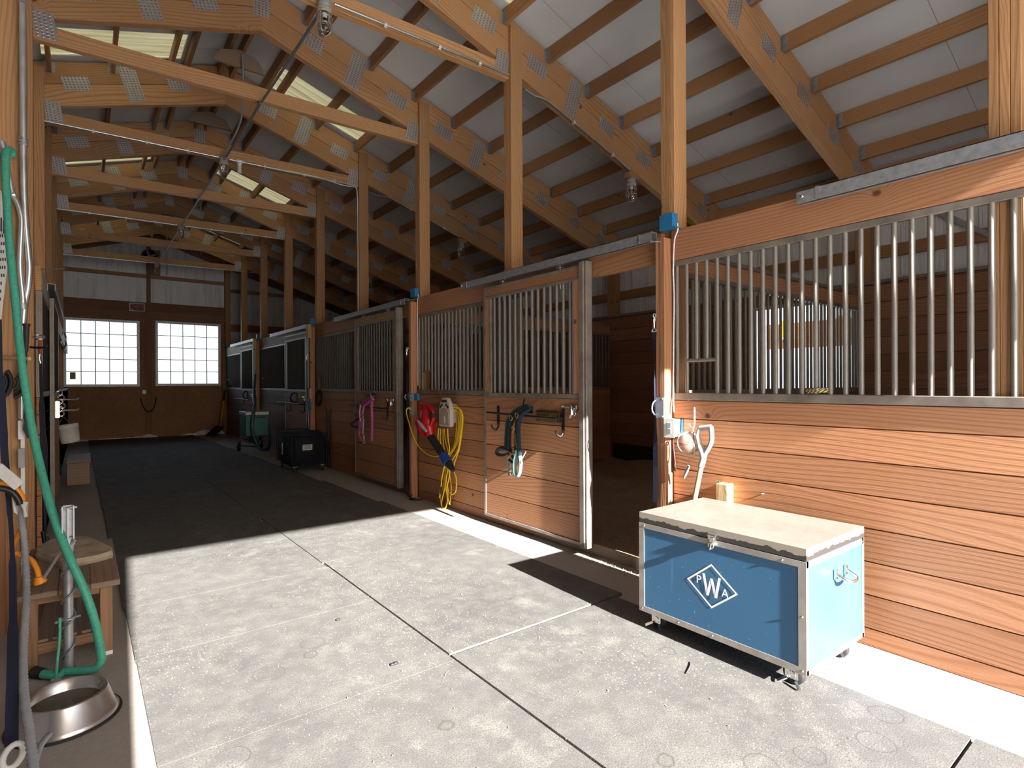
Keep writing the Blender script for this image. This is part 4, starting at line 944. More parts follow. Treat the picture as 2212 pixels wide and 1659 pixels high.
def latch(door, y, z):
    m = MB(); m.box(XD-.010, XD, y-.005, y+.075, z-.03, z+.03); m.box(XD-.022, XD-.01, y, y+.065, z+.0, z+.024); m.tube([(XD-.014, y+.06, z+.005), (XD-.014, y+.15, z+.01)], .007, 8); m.tube([(XD-.014, y+.145, z+.01), (XD-.014, y+.16, z+.011)], .012, 8)
    m.tube(spline([(XD-.018, y+.05, z+.02), (XD-.028, y+.04, z-.015), (XD-.03, y+.04, z-.05), (XD-.028, y+.055, z-.078)]), .008, 8); m.tube(spline([(XD-.018, y+.0, z-.002), (XD-.02, y+.02, z-.005), (XD-.024, y+.03, z-.03), (XD-.028, y+.035, z-.062), (XD-.028, y+.05, z-.078)]), .006, 8)
    m.tube(arc((XD-.02, y+.012, z-.045), .016, 0, 2*PI, 12, (0, 1, 0), (0, 0, 1))[:-1], .004, 6, closed=True); m.build('door_latch', 'chrome', door)
zb = onX(1195, 903, XD-.07).z; yb1 = onX(1217, 900, XD).y; yb0 = onX(1077, 900, XD).y; yfree = onX(1052, 895, XD-.075).y
blanket_bar(dB, yfree, yb1, zb, yb0); lt = onX(1240, 881, XD); latch(dB, lt.y-.035, lt.z)
hk_ = onX(1148, 885, XD)
m = MB(); m.tube(spline([(XD, hk_.y, hk_.z), (XD-.05, hk_.y, hk_.z-.005), (XD-.085, hk_.y-.01, hk_.z+.02), (XD-.09, hk_.y-.012, hk_.z+.065), (XD-.082, hk_.y-.005, hk_.z+.095)]), [.010]*12+[.009]*12+[.004], 8); m.tube(spline([(XD-.004, hk_.y+.055, hk_.z+.01), (XD-.03, hk_.y+.06, hk_.z+.02), (XD-.04, hk_.y+.058, hk_.z+.06), (XD-.036, hk_.y+.05, hk_.z+.095)]), .009, 8); m.box(XD-.01, XD, hk_.y-.02, hk_.y+.07, hk_.z-.03, hk_.z+.03); m.build('bridle_hook', 'black_iron', dB)
XH = 2.99
def hp(*pts, X=XH): return spline([onX(a, b, X) for a, b in pts])
hp0 = onX(1120, 1020, XH); r = root('halter', hp0, 'brown leather halter with teal padding hung on the half open door', 'halter')
HH = lambda pts, rad, mat, name, n=8: MB().tube(pts, rad, n).build(name, mat, r)
HH(hp((1139, 878), (1118, 886), (1104, 899), (1097, 915), (1095, 940), (1094, 972)), .021, 'teal_rope', 'padded_strap')
HH(hp((1143, 878), (1126, 887), (1110, 900), (1102, 918), (1100, 945), (1099, 970), X=XH-.01), .017, 'teal_rope', 'padded_strap')
HH(hp((1146, 882), (1133, 890), (1124, 902), (1120, 920), (1120, 950), (1123, 985), (1124, 1000), X=XH-.015), .019, 'teal_rope', 'padded_strap')
HH(hp((1123, 985), (1125, 1002), (1122, 1022), (1117, 1028), (1112, 1020), (1112, 995), (1117, 972), X=XH-.02), .016, 'teal_sunlit', 'padded_loop')
HH(hp((1097, 985), (1097, 1000), (1099, 1015), (1100, 1027)), .011, 'teal_sunlit', 'padded_loop')
def strap(pts, w, mat, name, X=XH):
    P_ = [onX(a, b, X) for a, b in pts]; P_ = spline(P_, 4); k = MB()
    for i in range(len(P_)-1):
        o = Vector((0, w/2, 0)); n = Vector((-.003, 0, 0)); k.face([P_[i]+o, P_[i]-o, P_[i+1]-o, P_[i+1]+o]); k.face([P_[i]+o+n, P_[i+1]+o+n, P_[i+1]-o+n, P_[i]-o+n])
        k.face([P_[i]-o, P_[i]-o+n, P_[i+1]-o+n, P_[i+1]-o]); k.face([P_[i]+o, P_[i+1]+o, P_[i+1]+o+n, P_[i]+o+n])
    return k.build(name, mat, r)
strap([(1130, 884), (1118, 896), (1109, 912), (1104, 930), (1103, 958), (1105, 972)], .020, 'leather', 'cheek_strap', XH-.02)
bs = strap([(1116, 905), (1114, 930), (1113, 950), (1113, 975)], .026, 'leather', 'cheek_strap', XH-.025)
a, b = onX(1113, 937, XH-.031), onX(1113, 962, XH-.031); o = MB().box(a.x-.002, a.x, a.y-.010, a.y+.010, b.z, a.z); o.build('name_plate', 'brass', r)
HH(hp((1106, 976), (1095, 970), (1083, 968), (1075, 972), (1073, 979), (1080, 984), (1090, 984), (1098, 981)), .016, 'leather', 'noseband')
HH(hp((1103, 978), (1092, 974), (1082, 974), (1077, 978), (1082, 982), (1092, 982), X=XH+.01), .009, 'teal_sunlit', 'noseband_padding')
HH(hp((1106, 985), (1112, 994), (1110, 1001), (1100, 993)), .012, 'leather', 'chin_strap')
HH(hp((1120, 1002), (1128, 990), (1136, 976)), .004, 'white_plastic', 'strap_end')
for (px, py, rad, xo) in ((1103, 903, .022, -.03), (1116, 897, .020, -.03), (1108, 925, .016, -.03), (1110, 977, .018, -.03), (1097, 986, .016, -.03), (1123, 998, .015, -.03), (1102, 1024, .014, -.02)):
    c = onX(px, py, XH+xo); k = MB(); k.tube(arc(c, rad, 0, 2*PI, 14, (0, 1, 0), (0, .2, 1))[:-1], .004, 6, closed=True); k.build('ring', 'brass', r)
k = MB(); k.tube(hp((1108, 1000), (1106, 1012), (1109, 1020), (1103, 1028), X=XH-.02), .006, 6); k.build('snap', 'brass', r)
# brass plaque hung over the bar
p0, p1 = onX(1159, 886, XD-.02), onX(1208, 913, XD-.02); ytop = onX(1184, 861, XD)
r = root('plaque', (XD-.01, (p0.y+p1.y)/2, p1.z), 'small brass faced wooden plaque on a chain, on the half open door', 'plaque')
MB().box(XD-.024, XD-.001, p1.y, p0.y, onX(1184, 912, XD-.02).z, onX(1184, 887, XD-.02).z).build('board', 'leather', r, bevel=.004)
zb_, zt_ = onX(1184, 910, XD-.02).z, onX(1184, 891, XD-.02).z
MB().box(XD-.027, XD-.024, p1.y+.022, p0.y-.010, zb_, zt_).build('brass_plate', 'brass', r)
k = MB()
for i in range(12): yq = p0.y-.022-i*.0125; k.box(XD-.0275, XD-.027, yq-.008, yq-.001 if i % 3 else yq-.003, (zb_+zt_)/2+.006, (zb_+zt_)/2+.026)
k.build('worn_lettering', 'black_iron', r)
k = MB(); k.tube([(XD-.012, p0.y-.01, onX(1162, 886, XD).z), (XD-.005, ytop.y, ytop.z), (XD-.012, p1.y+.012, onX(1205, 889, XD).z)], .0025, 5); k.build('chain', 'brass', r)
# ------------------------------------------------------------------ second stall front: reel, cord, blower, outlets
XF = WX-.002
c0, c1 = onX(940, 858, 3.10), onX(984, 924, 3.10); yc = (c0.y+c1.y)/2-.01; zt, zb = c0.z, c1.z; hw = .125
r = root('cord_hanger', (3.15, yc, zb), 'beige plastic cord hanger with handle slot on the second stall front', 'hanger')
poly = [(-hw, 0), (hw*.9, 0), (hw, .03), (hw, (zt-zb)*.60), (hw*.78, (zt-zb)*.82), (hw*.40, zt-zb), (-hw*.40, zt-zb), (-hw*.78, (zt-zb)*.82), (-hw, (zt-zb)*.60)]
m = MB(); m.prism(poly, (3.085, yc, zb), (0, -1, 0), (0, 0, 1), (1, 0, 0), .05, .5); m.build('front_shell', 'beige', r, bevel=.012)
m = MB(); m.box(3.135, XF, yc-.085, yc+.085, zb+.04, zt-.07); m.build('drum', 'beige', r, bevel=.02)
m = MB(); m.prism([(-.095, .02), (.095, .02), (.095, .13), (.07, .175), (.03, .195), (-.03, .195), (-.07, .175), (-.095, .13)], (3.080, yc, zb), (0, -1, 0), (0, 0, 1), (1, 0, 0), .01, .5); m.build('door_panel', 'beige_dark', r, bevel=.004)
m = MB(); m.prism([(-.028, .035), (.03, .035), (.02, .115), (-.018, .115)], (3.072, yc, zb), (0, -1, 0), (0, 0, 1), (1, 0, 0), .012, .5); m.build('recess_grip', 'tan', r, bevel=.004)
m = MB(); m.box(3.080, 3.09, yc-.05, yc+.05, zt-.052, zt-.024); m.build('handle_slot', 'black_plastic', r)
for d in (-.075, -.045, .045, .075): MB().box(3.079, 3.088, yc+d-.010, yc+d+.010, zt-.115+.02*(abs(d) < .06), zt-.085+.02*(abs(d) < .06)).build('vent_slot', 'black_plastic', r)
# yellow cord: hanks over the hanger and a run to the outlet
cord = MB(); CR_ = .0068; q = lambda px, py, X=3.12: onX(px, py, X)
hank = [
 [(948, 925), (946, 945), (950, 968), (962, 990), (955, 1030), (953, 1055), (949, 1075)],
 [(952, 926), (951, 950), (957, 985), (966, 1010), (962, 1050), (954, 1085), (957, 1097), (965, 1090), (968, 1060), (962, 1030)],
 [(957, 926), (958, 960), (964, 995), (958, 1020), (951, 1060), (953, 1090), (960, 1099), (967, 1083)],
 [(960, 926), (962, 950), (970, 985), (968, 1010), (961, 1045), (957, 1070)],
 [(976, 880), (990, 884), (996, 905), (992, 945), (984, 965), (972, 985), (965, 1000), (959, 1040), (952, 1075), (955, 1094)],
 [(976, 878), (993, 884), (999, 908), (994, 950), (988, 975), (976, 995), (968, 1015), (963, 1045), (967, 1075), (963, 1096), (956, 1099)],
 [(976, 877), (992, 881), (1000, 900), (997, 940), (992, 970), (987, 985), (980, 1010), (986, 1035), (985, 1060), (978, 1068), (972, 1064)],
 [(977, 882), (988, 888), (994, 905), (989, 945), (980, 968), (968, 985), (962, 1002)],
 [(977, 884), (986, 892), (991, 910), (986, 950), (976, 972), (966, 988), (970, 1020), (975, 1050), (972, 1085), (966, 1087)],
 [(977, 886), (984, 895), (987, 915), (982, 955), (970, 980), (958, 1000), (964, 1030), (962, 1060)],
 [(967, 926), (968, 950), (971, 970), (966, 995), (972, 1020), (965, 1060), (972, 1090)],
]
for k_, h_ in enumerate(hank): cord.tube(spline([q(a, b, 3.125+.015*(k_ % 5)+.006*math.sin(i)) for i, (a, b) in enumerate(h_)], 5), CR_, 6)
cord.tube(spline([q(886, 882, 3.10), q(880, 882, 3.07), (q(878, 892, 3.06)), q(884, 915, 3.06), q(894, 945, 3.08), q(905, 965, 3.10), q(922, 980, 3.12), q(938, 986, 3.13), q(950, 985, 3.13), q(962, 988, 3.13)], 6), CR_, 6)
cord.tube(spline([q(935, 933, 3.15), q(940, 925, 3.13), q(943, 915, 3.13)]), CR_, 6)
xc = cord.build('extension_cord', 'yellow_cord'); tag(xc, 'yellow extension cord looped over the beige hanger and hanging to the floor', 'cord')
k = MB(); k.tube([q(953, 1052, 3.11), q(953, 1068, 3.11)], .012, 8); k.build('plug', 'black_plastic', xc); k = MB(); k.tube([q(889, 883, 3.11), q(884, 883, 3.09)], .013, 8); k.build('plug', 'yellow_cord', xc)
# red leaf blower hung beside it
qb = lambda px, py, X=3.12: onX(px, py, X-.075)
bc = qb(912, 915, 3.10); r = root('leaf_blower', bc, 'red leaf blower with a black tube hanging beside the beige cord hanger', 'leaf blower')
bt = qb(931, 943, 3.10); bn = qb(968, 1000, 3.09); be = qb(980, 1017, 3.09); ax = (bn-bt).normalized()
m = MB(); rm = ax.to_track_quat('Z', 'Y').to_matrix()
fan = qb(911, 920, 3.10); m.lathe([(0, -.055), (.07, -.055), (.10, -.04), (.108, 0), (.10, .045), (.07, .06), (0, .06)], fan, 24, Matrix.Rotation(math.radians(62), 3, 'Y') @ Matrix.Rotation(math.radians(25), 3, 'X')); m.tube([qb(924, 880, 3.11), qb(925, 892, 3.11), qb(925, 912, 3.10), qb(927, 930, 3.10), bt], [.045, .082, .09, .075, .05], 14); m.build('fan_housing', 'red', r)
m = MB(); m.lathe([(.104, -.02), (.119, -.012), (.119, .014), (.104, .02)], fan, 28, Matrix.Rotation(math.radians(62), 3, 'Y') @ Matrix.Rotation(math.radians(25), 3, 'X')); m.build('intake_guard', 'red', r)
m = MB(); a = qb(921, 880, 3.08); m.tube(spline([qb(908, 872, 3.08), qb(916, 873, 3.07), qb(928, 878, 3.07), qb(935, 890, 3.07), qb(936, 905, 3.08), qb(930, 918, 3.08)]), .021, 10); m.tube(spline([qb(909, 873, 3.08), qb(913, 885, 3.08), qb(922, 893, 3.08), qb(928, 905, 3.08)]), .022, 10); m.build('handle', 'red', r)
m = MB(); m.tube([qb(931, 896, 3.03), qb(936, 898, 3.03)], .026, 10); m.build('trigger_knob', 'black_plastic', r)
m = MB(); m.tube([qb(902, 908, 3.01), qb(911, 920, 3.0), qb(921, 931, 3.01)], [.012, .024, .012], 8); m.build('grey_badge', 'grey_plastic', r)
m = MB(); m.tube([bt-ax*.03, bt, bt.lerp(bn, .5), bn], [.046, .046, .042, .038], 14); m.build('tube', 'black_plastic', r)
m = MB(); m.tube([bn.lerp(bt, .28), bn.lerp(bt, .0)], [.049, .051], 14); m.box(bn.x-.03, bn.x+.03, bn.y+.01, bn.y+.06, bn.z-.035, bn.z+.04); m.build('blue_collar', 'blue_plastic', r)
m = MB(); m.tube([bn, bn.lerp(be, .5), be], [.038, .036, .017], 14); m.build('nozzle', 'black_plastic', r)
# outlet boxes and latch keepers on the second bay post
def outlet(y, px, py0, py1, label, X=3.105):
    z1, z0 = onX(px, py0, X).z, onX(px, py1, X).z; r = root('outlet_box', (X, y, z0), label, 'outlet')
    MB().box(X-.01, X+.012, y-.035, y+.035, z0, z1).build('cover_plate', 'galv', r, bevel=.003)
    for dz in (.3, .7): MB().box(X-.012, X-.009, y-.014, y+.014, z0+(z1-z0)*dz-.012, z0+(z1-z0)*dz+.012).build('receptacle', 'white_plastic', r)
    return r
o = outlet(5.955, 890, 849, 869, 'steel outlet box on the second bay post, the upper of two'); MB().box(3.125, 3.16, 5.86, 5.92, onX(900, 865, 3.12).z, onX(900, 850, 3.12).z).build('side_box', 'blue_box', o)
outlet(5.955, 890, 877, 898, 'steel outlet box on the second bay post with the yellow plug')
m = MB(); m.box(3.112, 3.117, 6.0, 6.06, 1.19, 1.27); m.tube(spline([(3.10, 6.06, 1.25), (3.08, 6.075, 1.23), (3.08, 6.075, 1.20), (3.10, 6.065, 1.18)]), .006, 6); tag(m.build('latch_keeper', 'galv'), 'latch keeper on the second bay post, left of the outlet boxes', 'latch plate')
k = MB()
for a in ([(925, 853), (936, 850), (945, 842), (950, 836)], [(925, 840), (934, 845), (944, 846)], [(930, 842), (935, 852), (932, 862)], [(905, 845), (900, 850), (894, 856), (893, 862)], [(940, 843), (944, 835)]):
    k.tube(spline([onX(x, y, 3.195) for x, y in a], 4), .003, 5)
tag(k.build('baling_twine', 'twine'), 'scraps of orange baling twine on the second grille ledge', 'twine')
k = MB(); k.tube(spline([(3.09, 5.93, .06), (3.07, 5.90, .02), (3.09, 5.82, .014), (3.12, 5.75, .03), (3.10, 5.72, .05)]), .006, 6); k.tube(spline([(3.08, 5.96, .02), (3.04, 5.90, .012), (3.07, 5.84, .012)]), .005, 6)
tag(k.build('wire_scrap', 'black_web'), 'bit of dark strap curled on the floor at the second bay post', 'strap')
# ------------------------------------------------------------------ third door: bar, pink rope
z3 = onX(800, 880, 3.04).z; yA, yB, yC = onX(757, 875, 3.04).y, onX(838, 885, XD).y, onX(780, 880, XD).y
blanket_bar(dC, yA, yB, z3, yC); l3 = onX(848, 866, XD); latch(dC, l3.y-.04, l3.z)
m = MB(); h3 = onX(806, 856, XD); m.tube(spline([(XD, h3.y, h3.z), (XD-.06, h3.y, h3.z), (XD-.08, h3.y, h3.z+.04), (XD-.075, h3.y, h3.z+.08)]), .011, 8); m.lathe([(.05, 0), (.05, .03), (0, .035)], (XD-.0, h3.y-.02, h3.z), 14, Matrix.Rotation(-PI/2, 3, 'Y')); m.build('bridle_hook', 'black_iron', dC)
r = root('lead_rope', onX(790, 940, 3.0), 'pink rope halter and lead hung over the bar of the third door', 'halter')
g = lambda pts, rad, mat, nm, X=3.0: MB().tube(spline([onX(a, b, X) for a, b in pts], 5), rad, 8).build(nm, mat, r)
g([(803, 858), (792, 866), (781, 873), (776, 885), (773, 905), (775, 925), (776, 935)], .017, 'pink', 'rope')
g([(806, 862), (795, 870), (786, 878), (782, 900), (777, 930), (775, 933)], .019, 'pink', 'rope', 2.98)
g([(780, 900), (776, 930), (777, 942), (782, 952), (787, 956)], .016, 'pink', 'rope', 2.97)
g([(804, 860), (803, 880), (804, 910), (803, 952)], .019, 'pink', 'lead_tail', 3.02)
g([(779, 875), (777, 890), (779, 910)], .013, 'tan', 'strap', 2.96)
g([(784, 900), (785, 915), (784, 930), (786, 945), (787, 953)], .010, 'tan', 'chain_shank', 2.96)
for (a, b) in ((784, 898), (785, 908), (783, 924), (785, 938), (787, 952)):
    MB().tube(arc(onX(a, b, 2.95), .018, 0, 2*PI, 12, (0, 1, 0), (0, .3, 1))[:-1], .005, 6, closed=True).build('ring', 'chrome', r)
g([(774, 905), (766, 910), (759, 916), (763, 921), (774, 923)], .012, 'black_web', 'noseband', 2.99)
# ------------------------------------------------------------------ fittings of the third and fourth bays
def far_outlet(y, label, z=1.13):
    r = root('outlet_box', (3.10, y, z), label, 'outlet'); MB().box(3.085, 3.118, y-.045, y+.045, z, z+.17).build('box', 'tan', r); MB().box(3.09, 3.115, y-.06, y+.02, z-.21, z-.05).build('hanging_tag', 'blue_box', r); return r
far_outlet(9.68, 'tan outlet box with a blue tag on the third bay post, over the black trunk'); far_outlet(13.47, 'tan outlet box with a blue tag on the fourth bay post, over the vacuum')
for d, (a, b) in ((dD, (9.81, 11.2)), (dE, (13.61, 15.0))):
    blanket_bar(d, b+.25, a+.18, 1.03, b-.38); latch(d, a+.09, 1.14)
    m = MB(); m.tube(spline([(XD-.02, b-.72, 1.22), (XD-.06, b-.68, 1.2), (XD-.08, b-.64, 1.12), (XD-.06, b-.68, 1.06), (XD-.02, b-.75, 1.05)]), .015, 6); m.box(XD-.02, XD, b-.78, b-.70, 1.03, 1.22); m.build('bridle_hook', 'black_iron', d)
    m = MB().box(XD-.006, XD-.002, a+.42, a+.56, 1.13, 1.23); m.build('door_card', 'yellow_tag' if d is dD else 'tan', d)
for (y, lab) in ((9.69, 'pale wood block fixed over the third bay post'), (13.49, 'pale wood block fixed over the fourth bay post')):
    tag(MB().box(3.06, 3.115, y-.06, y+.06, 2.17, 2.41).build('wood_block', 'pale_wood', bevel=.004), lab, 'block')
cross_tie(3.105, 9.80, 1.9, .12, 'black strap hanging down the third bay post behind the trunk', 'black_web', .045, False)
k = MB(); k.tube([(3.20, 8.95, .02), (3.20, 8.95, 1.0)], .008, 6); k.tube([(3.20, 9.15, .02), (3.20, 9.15, 1.0)], .008, 6); k.tube([(3.20, 9.05, .02), (3.20, 9.05, .93)], .007, 6); k.tube([(3.20, 8.93, .93), (3.20, 9.17, .93)], .006, 6); k.tube([(3.20, 8.93, .55), (3.20, 9.17, .55)], .006, 6)
tag(k.build('wire_rack', 'black_iron'), 'thin black wire rack leaning on the planks right of the black trunk', 'rack')
k = MB()
for i in range(3): k.tube(arc((3.17+.01*i, 9.42+.02*i, 1.14), .11+.012*i, 0, 2*PI, 20, (0, 1, 0), (.1, 0, 1))[:-1], .010, 6, closed=True)
tag(k.build('cable_coil', 'black_web'), 'coil of black cable hung beside the third bay post', 'cable')
# ------------------------------------------------------------------ black covered trunk
x0, x1, y0, y1 = 2.55, 3.09, 8.80, 9.66
r = root('covered_trunk', ((x0+x1)/2, (y0+y1)/2, 0), 'tack trunk under a black quilted cover, on casters in the shadow', 'trunk')
m = MB(); bm = bmesh.new(); bmesh.ops.create_cube(bm, size=1.0); bmesh.ops.bevel(bm, geom=bm.edges[:], offset=.09, segments=4, affect='EDGES'); bmesh.ops.subdivide_edges(bm, edges=[e for e in bm.edges if e.calc_length() > .3], cuts=4)
for f in bm.faces:
    pts = []
    for v in f.verts:
        p = Vector((x0+(v.co.x+.5)*(x1-x0), y0+(v.co.y+.5)*(y1-y0), .085+(v.co.z+.5)*.53)); p += Vector((.006*math.sin(p.y*19), .006*math.sin(p.x*23), .010*math.sin(p.y*9+1)*(1 if p.z > .5 else 0))); pts.append(p)
    m.face(pts, None, .5, True)
bm.free(); cv = m.build('cover', 'cover', r); wm = cv.modifiers.new('w', 'WELD'); wm.merge_threshold = .001
m = MB()
for y in (y0+.012, y1-.012): m = MB(); m.tube(spline([(x0+.005, y, .12), (x0+.0, y, .52), (x0+.06, y, .61), (x1-.06, y, .61), (x1, y, .52), (x1-.005, y, .12)]), .007, 6); m.build('piping', 'navy_web', r)
m = MB(); pz = (.37, .46); pc = onY(664, 965, y0).x; m.box(pc-.075, pc+.075, y0-.006, y0-.001, .345, .435); m.build('card_holder', 'chrome', r); MB().box(pc-.045, pc+.045, y0-.008, y0-.005, .36, .42).build('card', 'grey_plastic', r)
m = MB(); m.tube(spline([(x0-.004, 9.3, .44), (x0-.012, 9.3, .40), (x0-.010, 9.29, .34), (x0-.012, 9.31, .28), (x0-.004, 9.3, .25)]), .009, 6); m.build('zip_pull', 'galv', r)
for (x, y) in ((x0+.06, y0+.07), (x1-.06, y0+.07), (x0+.06, y1-.08), (x1-.06, y1-.08)):
    k = MB(); k.box(x-.03, x+.03, y-.03, y+.03, .085, .095); k.box(x-.022, x-.018, y-.02, y+.02, .04, .09); k.build('caster', 'chrome', r).name = 'caster'
    o = [c_ for c_ in r.children if c_.name.startswith('caster')][-1]; MB().lathe([(.008, -.014), (.042, -.014), (.042, .014), (.008, .014)], (x, y, .042), 14, Matrix.Rotation(PI/2, 3, 'Y')).build('wheel', 'black_rubber', o)
# ------------------------------------------------------------------ teal vacuum cabinet
vx0, vx1, vy0, vy1 = 2.57, 3.0, 11.95, 12.5
r = root('grooming_vacuum', ((vx0+vx1)/2, (vy0+vy1)/2, 0), 'teal grooming vacuum cabinet with grey lid, hose and wheels', 'vacuum')
MB().box(vx0, vx1, vy0, vy1, .34, .76).build('cabinet', 'vac_teal', r, bevel=.01); MB().box(vx0-.008, vx1+.008, vy0-.008, vy1+.008, .76, .83).build('lid', 'galv', r, bevel=.008)
m = MB(); m.box(vx0+.12, vx1-.06, vy0-.012, vy0-.002, .70, .735); m.build('lid_catch', 'black_plastic', r)
m = MB(); m.lathe([(.10, 0), (.12, .10), (.14, .15)], ((vx0+vx1)/2, (vy0+vy1)/2, .19), 18); m.build('dust_cup', 'vac_teal', r)
m = MB(); m.beam((vx0+.02, vy1-.02, .36), (vx0-.0, vy1-.02, .12), .035, .03); m.beam((vx1-.04, vy1-.02, .36), (vx1-.04, vy1-.02, .12), .035, .03); m.beam((vx1-.22, vy0+.03, .36), (vx1-.22, vy0+.03, .0), .05, .03); m.beam((vx0-.02, vy1-.03, .12), (vx1-.2, vy0+.03, .12), .02, .02); m.build('leg', 'black_iron', r)
for x in (vx0-.02, vx1-.02):
    MB().lathe([(.02, -.025), (.09, -.022), (.10, 0), (.09, .022), (.02, .025)], (x, vy1-.02, .10), 20, Matrix.Rotation(PI/2, 3, 'Y')).build('wheel', 'black_rubber', r)
g = lambda pts, rad, nm='hose': MB().tube(spline(pts, 7), rad, 8).build(nm, 'vac_hose', r)
g([(2.95, 12.9, 1.25), (2.85, 12.5, 1.08), (2.73, 11.93, .93), (2.68, 11.86, .70), (2.67, 11.83, .45), (2.78, 11.80, .12), (2.95, 11.85, .06)], .032); g([(2.95, 11.85, .06), (3.05, 12.1, .25), (3.06, 12.2, .5), (3.02, 12.25, .62), (2.99, 12.3, .55)], .025); g([(3.0, 12.0, .05), (3.09, 12.2, .2), (3.1, 12.35, .45), (3.05, 12.4, .6)], .025)
m = MB(); m.tube([(3.06, 13.3, 1.1), (2.95, 12.9, 1.25), (3.02, 13.1, 1.6)], .02, 6); m.build('wand', 'black_plastic', r)
# ------------------------------------------------------------------ far right corner: shovel, snow
r = root('shovel', (2.75, 16.6, 0), 'yellow handled shovel leaning in the far right corner', 'shovel')
t_, b_ = (3.12, 16.95, 1.22), (2.99, 16.75, .42); m = MB(); m.tube([t_, Vector(t_).lerp(Vector(b_), .35)], .026, 8); m.build('grip', 'black_plastic', r); m = MB(); m.tube([Vector(t_).lerp(Vector(b_), .3), b_], .02, 8); m.build('handle', 'yellow_tag', r); m = MB(); m.tube([b_, (2.96, 16.7, .25)], .022, 8); m.build('ferrule', 'chrome', r); m = MB(); m.beam((2.96, 16.7, .26), (2.66, 16.45, .02), .26, .012, (.5, .3, 1)); m.build('blade', 'black_iron', r)
def snow(name, pts, label):
    m = MB(); rr = random.Random(5)
    for (x, y, rad, h) in pts: m.lathe([(rad, 0), (rad*.85, h*.5), (rad*.5, h*.85), (0, h)], (x, y, 0), 9, Matrix.Diagonal((1, .45, 1)), smooth=True)
    o = m.build(name, 'snow'); o['kind'] = 'stuff'; o['label'] = label; o['category'] = 'snow'
rr = random.Random(9)
snow('snow', [(2.2+1.0*k/14, DY-.12+rr.uniform(-.03, .05), rr.uniform(.08, .2), rr.uniform(.06, .17)*(1 if k > 5 else .5)) for k in range(15)], 'drifted snow under the right far door')
snow('snow', [(.0+1.3*k/14, DY-.10, rr.uniform(.07, .14), rr.uniform(.03, .05)) for k in range(15)]+[(1.37, DY-.16, .16, .10), (1.30, DY-.18, .13, .06), (1.46, DY-.18, .14, .07)], 'thin line of snow under the left far door')
# ------------------------------------------------------------------ left foreground: wall post and its fittings (about four metres in)
YP = 4.175
def lp(px, py, Y=4.12): return onY(px, py, Y)
m = MB(); a = lp(47, 500, YP-.002)
m.box(-.62, -.268, YP-.03, YP-.002, 0, 3.6); tag(m.build('wall_plank', 'post'), 'wide plank facing on the nearest left post, behind the green hose', 'plank')
m = MB(); m.box(-1.6, -.62, YP-.0, YP+.05, 0, 4.2); struct(m.build('wall_wash_bay', 'stall')).name = 'wall_left.001'
m = MB(); m.box(-.48, -.40, YP-.055, YP-.03, 0, 1.6); m.box(-.395, -.335, YP-.055, YP-.03, 0, 1.02); tag(m.build('batten', 'stall', bevel=.002), 'reddish batten screwed low on the nearest left post', 'batten')
def pipe(name, pts, rad, mat, label, cat, Y=4.10, n=8, sp=6):
    P_ = [onY(p[0], p[1], p[2] if len(p) > 2 else Y) for p in pts]
    o = MB().tube(spline(P_, sp), rad, n).build(name, mat); tag(o, label, cat); return o
c1 = pipe('conduit', [(49, -60), (49, 40), (50, 200), (51, 380), (55, 480), (61, 550), (63, 580), (60, 620), (54, 650), (51, 680), (48, 730), (47, 830), (47, 905)], .0165, 'conduit', 'tall steel conduit running straight up the nearest left post', 'conduit')
k = MB()
for yy in (300, 306, 312): k.tube([lp(50.5, yy-2.2, 4.10), lp(50.5, yy+2.2, 4.10)], .0215, 10)
k.build('coupling', 'galv', c1)
c2 = pipe('conduit', [(4, 305), (10, 330), (20, 385), (28, 420), (38, 440), (46, 470), (46, 500), (44, 540), (43, 575), (46, 610), (49, 640), (50, 665)], .0135, 'conduit', 'bent steel conduit curving behind the green hose to a clamp', 'conduit', 4.085)
MB().tube([lp(49, 655, 4.085), lp(50, 668, 4.085)], .019, 8).build('coupling', 'galv', c2); MB().tube([lp(26, 421, 4.085), lp(32, 420, 4.085)], .017, 8).build('clamp', 'chrome', c2)
# surface raceway with two outlet covers
r = root('wiring_raceway', lp(50, 1235, 4.13), 'white wiring raceway with two grey outlet covers on the nearest left post', 'raceway')
a, b = lp(44, 840, 4.13), lp(55, 1240, 4.13); MB().box(a.x, b.x, 4.115, 4.143, b.z, a.z).build('channel', 'white_plastic', r, bevel=.002)
for (p, q_, mt) in (((39, 908), (54, 948), 'white_paint'), ((39, 969), (54, 1009), 'grey_plastic')):
    a, b = lp(*p, 4.11), lp(*q_, 4.11); MB().box(a.x, b.x, 4.085, 4.116, b.z, a.z).build('outlet_cover', mt, r, bevel=.003)
# printed notice
r = root('notice', lp(8, 700, 4.09), 'large printed notice sheet behind the green hose on the nearest left post', 'notice')
Q = [lp(-14, 395, 4.07), lp(3, 414, 4.10), lp(18, 560, 4.10), lp(0, 712, 4.09), lp(-20, 720, 4.06)]
m = MB(); m.face(Q[::-1]); m.face([p+Vector((0, .002, 0)) for p in Q]); m.build('sheet', 'paper', r)
m = MB()
for i in range(11):
    y_ = 508+i*17
    for j in range(5):
        x_ = -10+j*5+(i*3 % 4); w_ = 3.2
        if x_+w_ > 15-max(0, (y_-560))*.11: continue
        a, b = lp(x_, y_, 4.095), lp(x_+w_, y_+7, 4.095); m.box(a.x, b.x, 4.0675, 4.0685, b.z, a.z)
for j in range(4):
    a, b = lp(-8+j*5, 462+j*5, 4.09), lp(-4.5+j*5, 492+j*5, 4.09); m.box(a.x, b.x, 4.0675, 4.0685, b.z, a.z)
m.build('printed_line', 'ink', r)
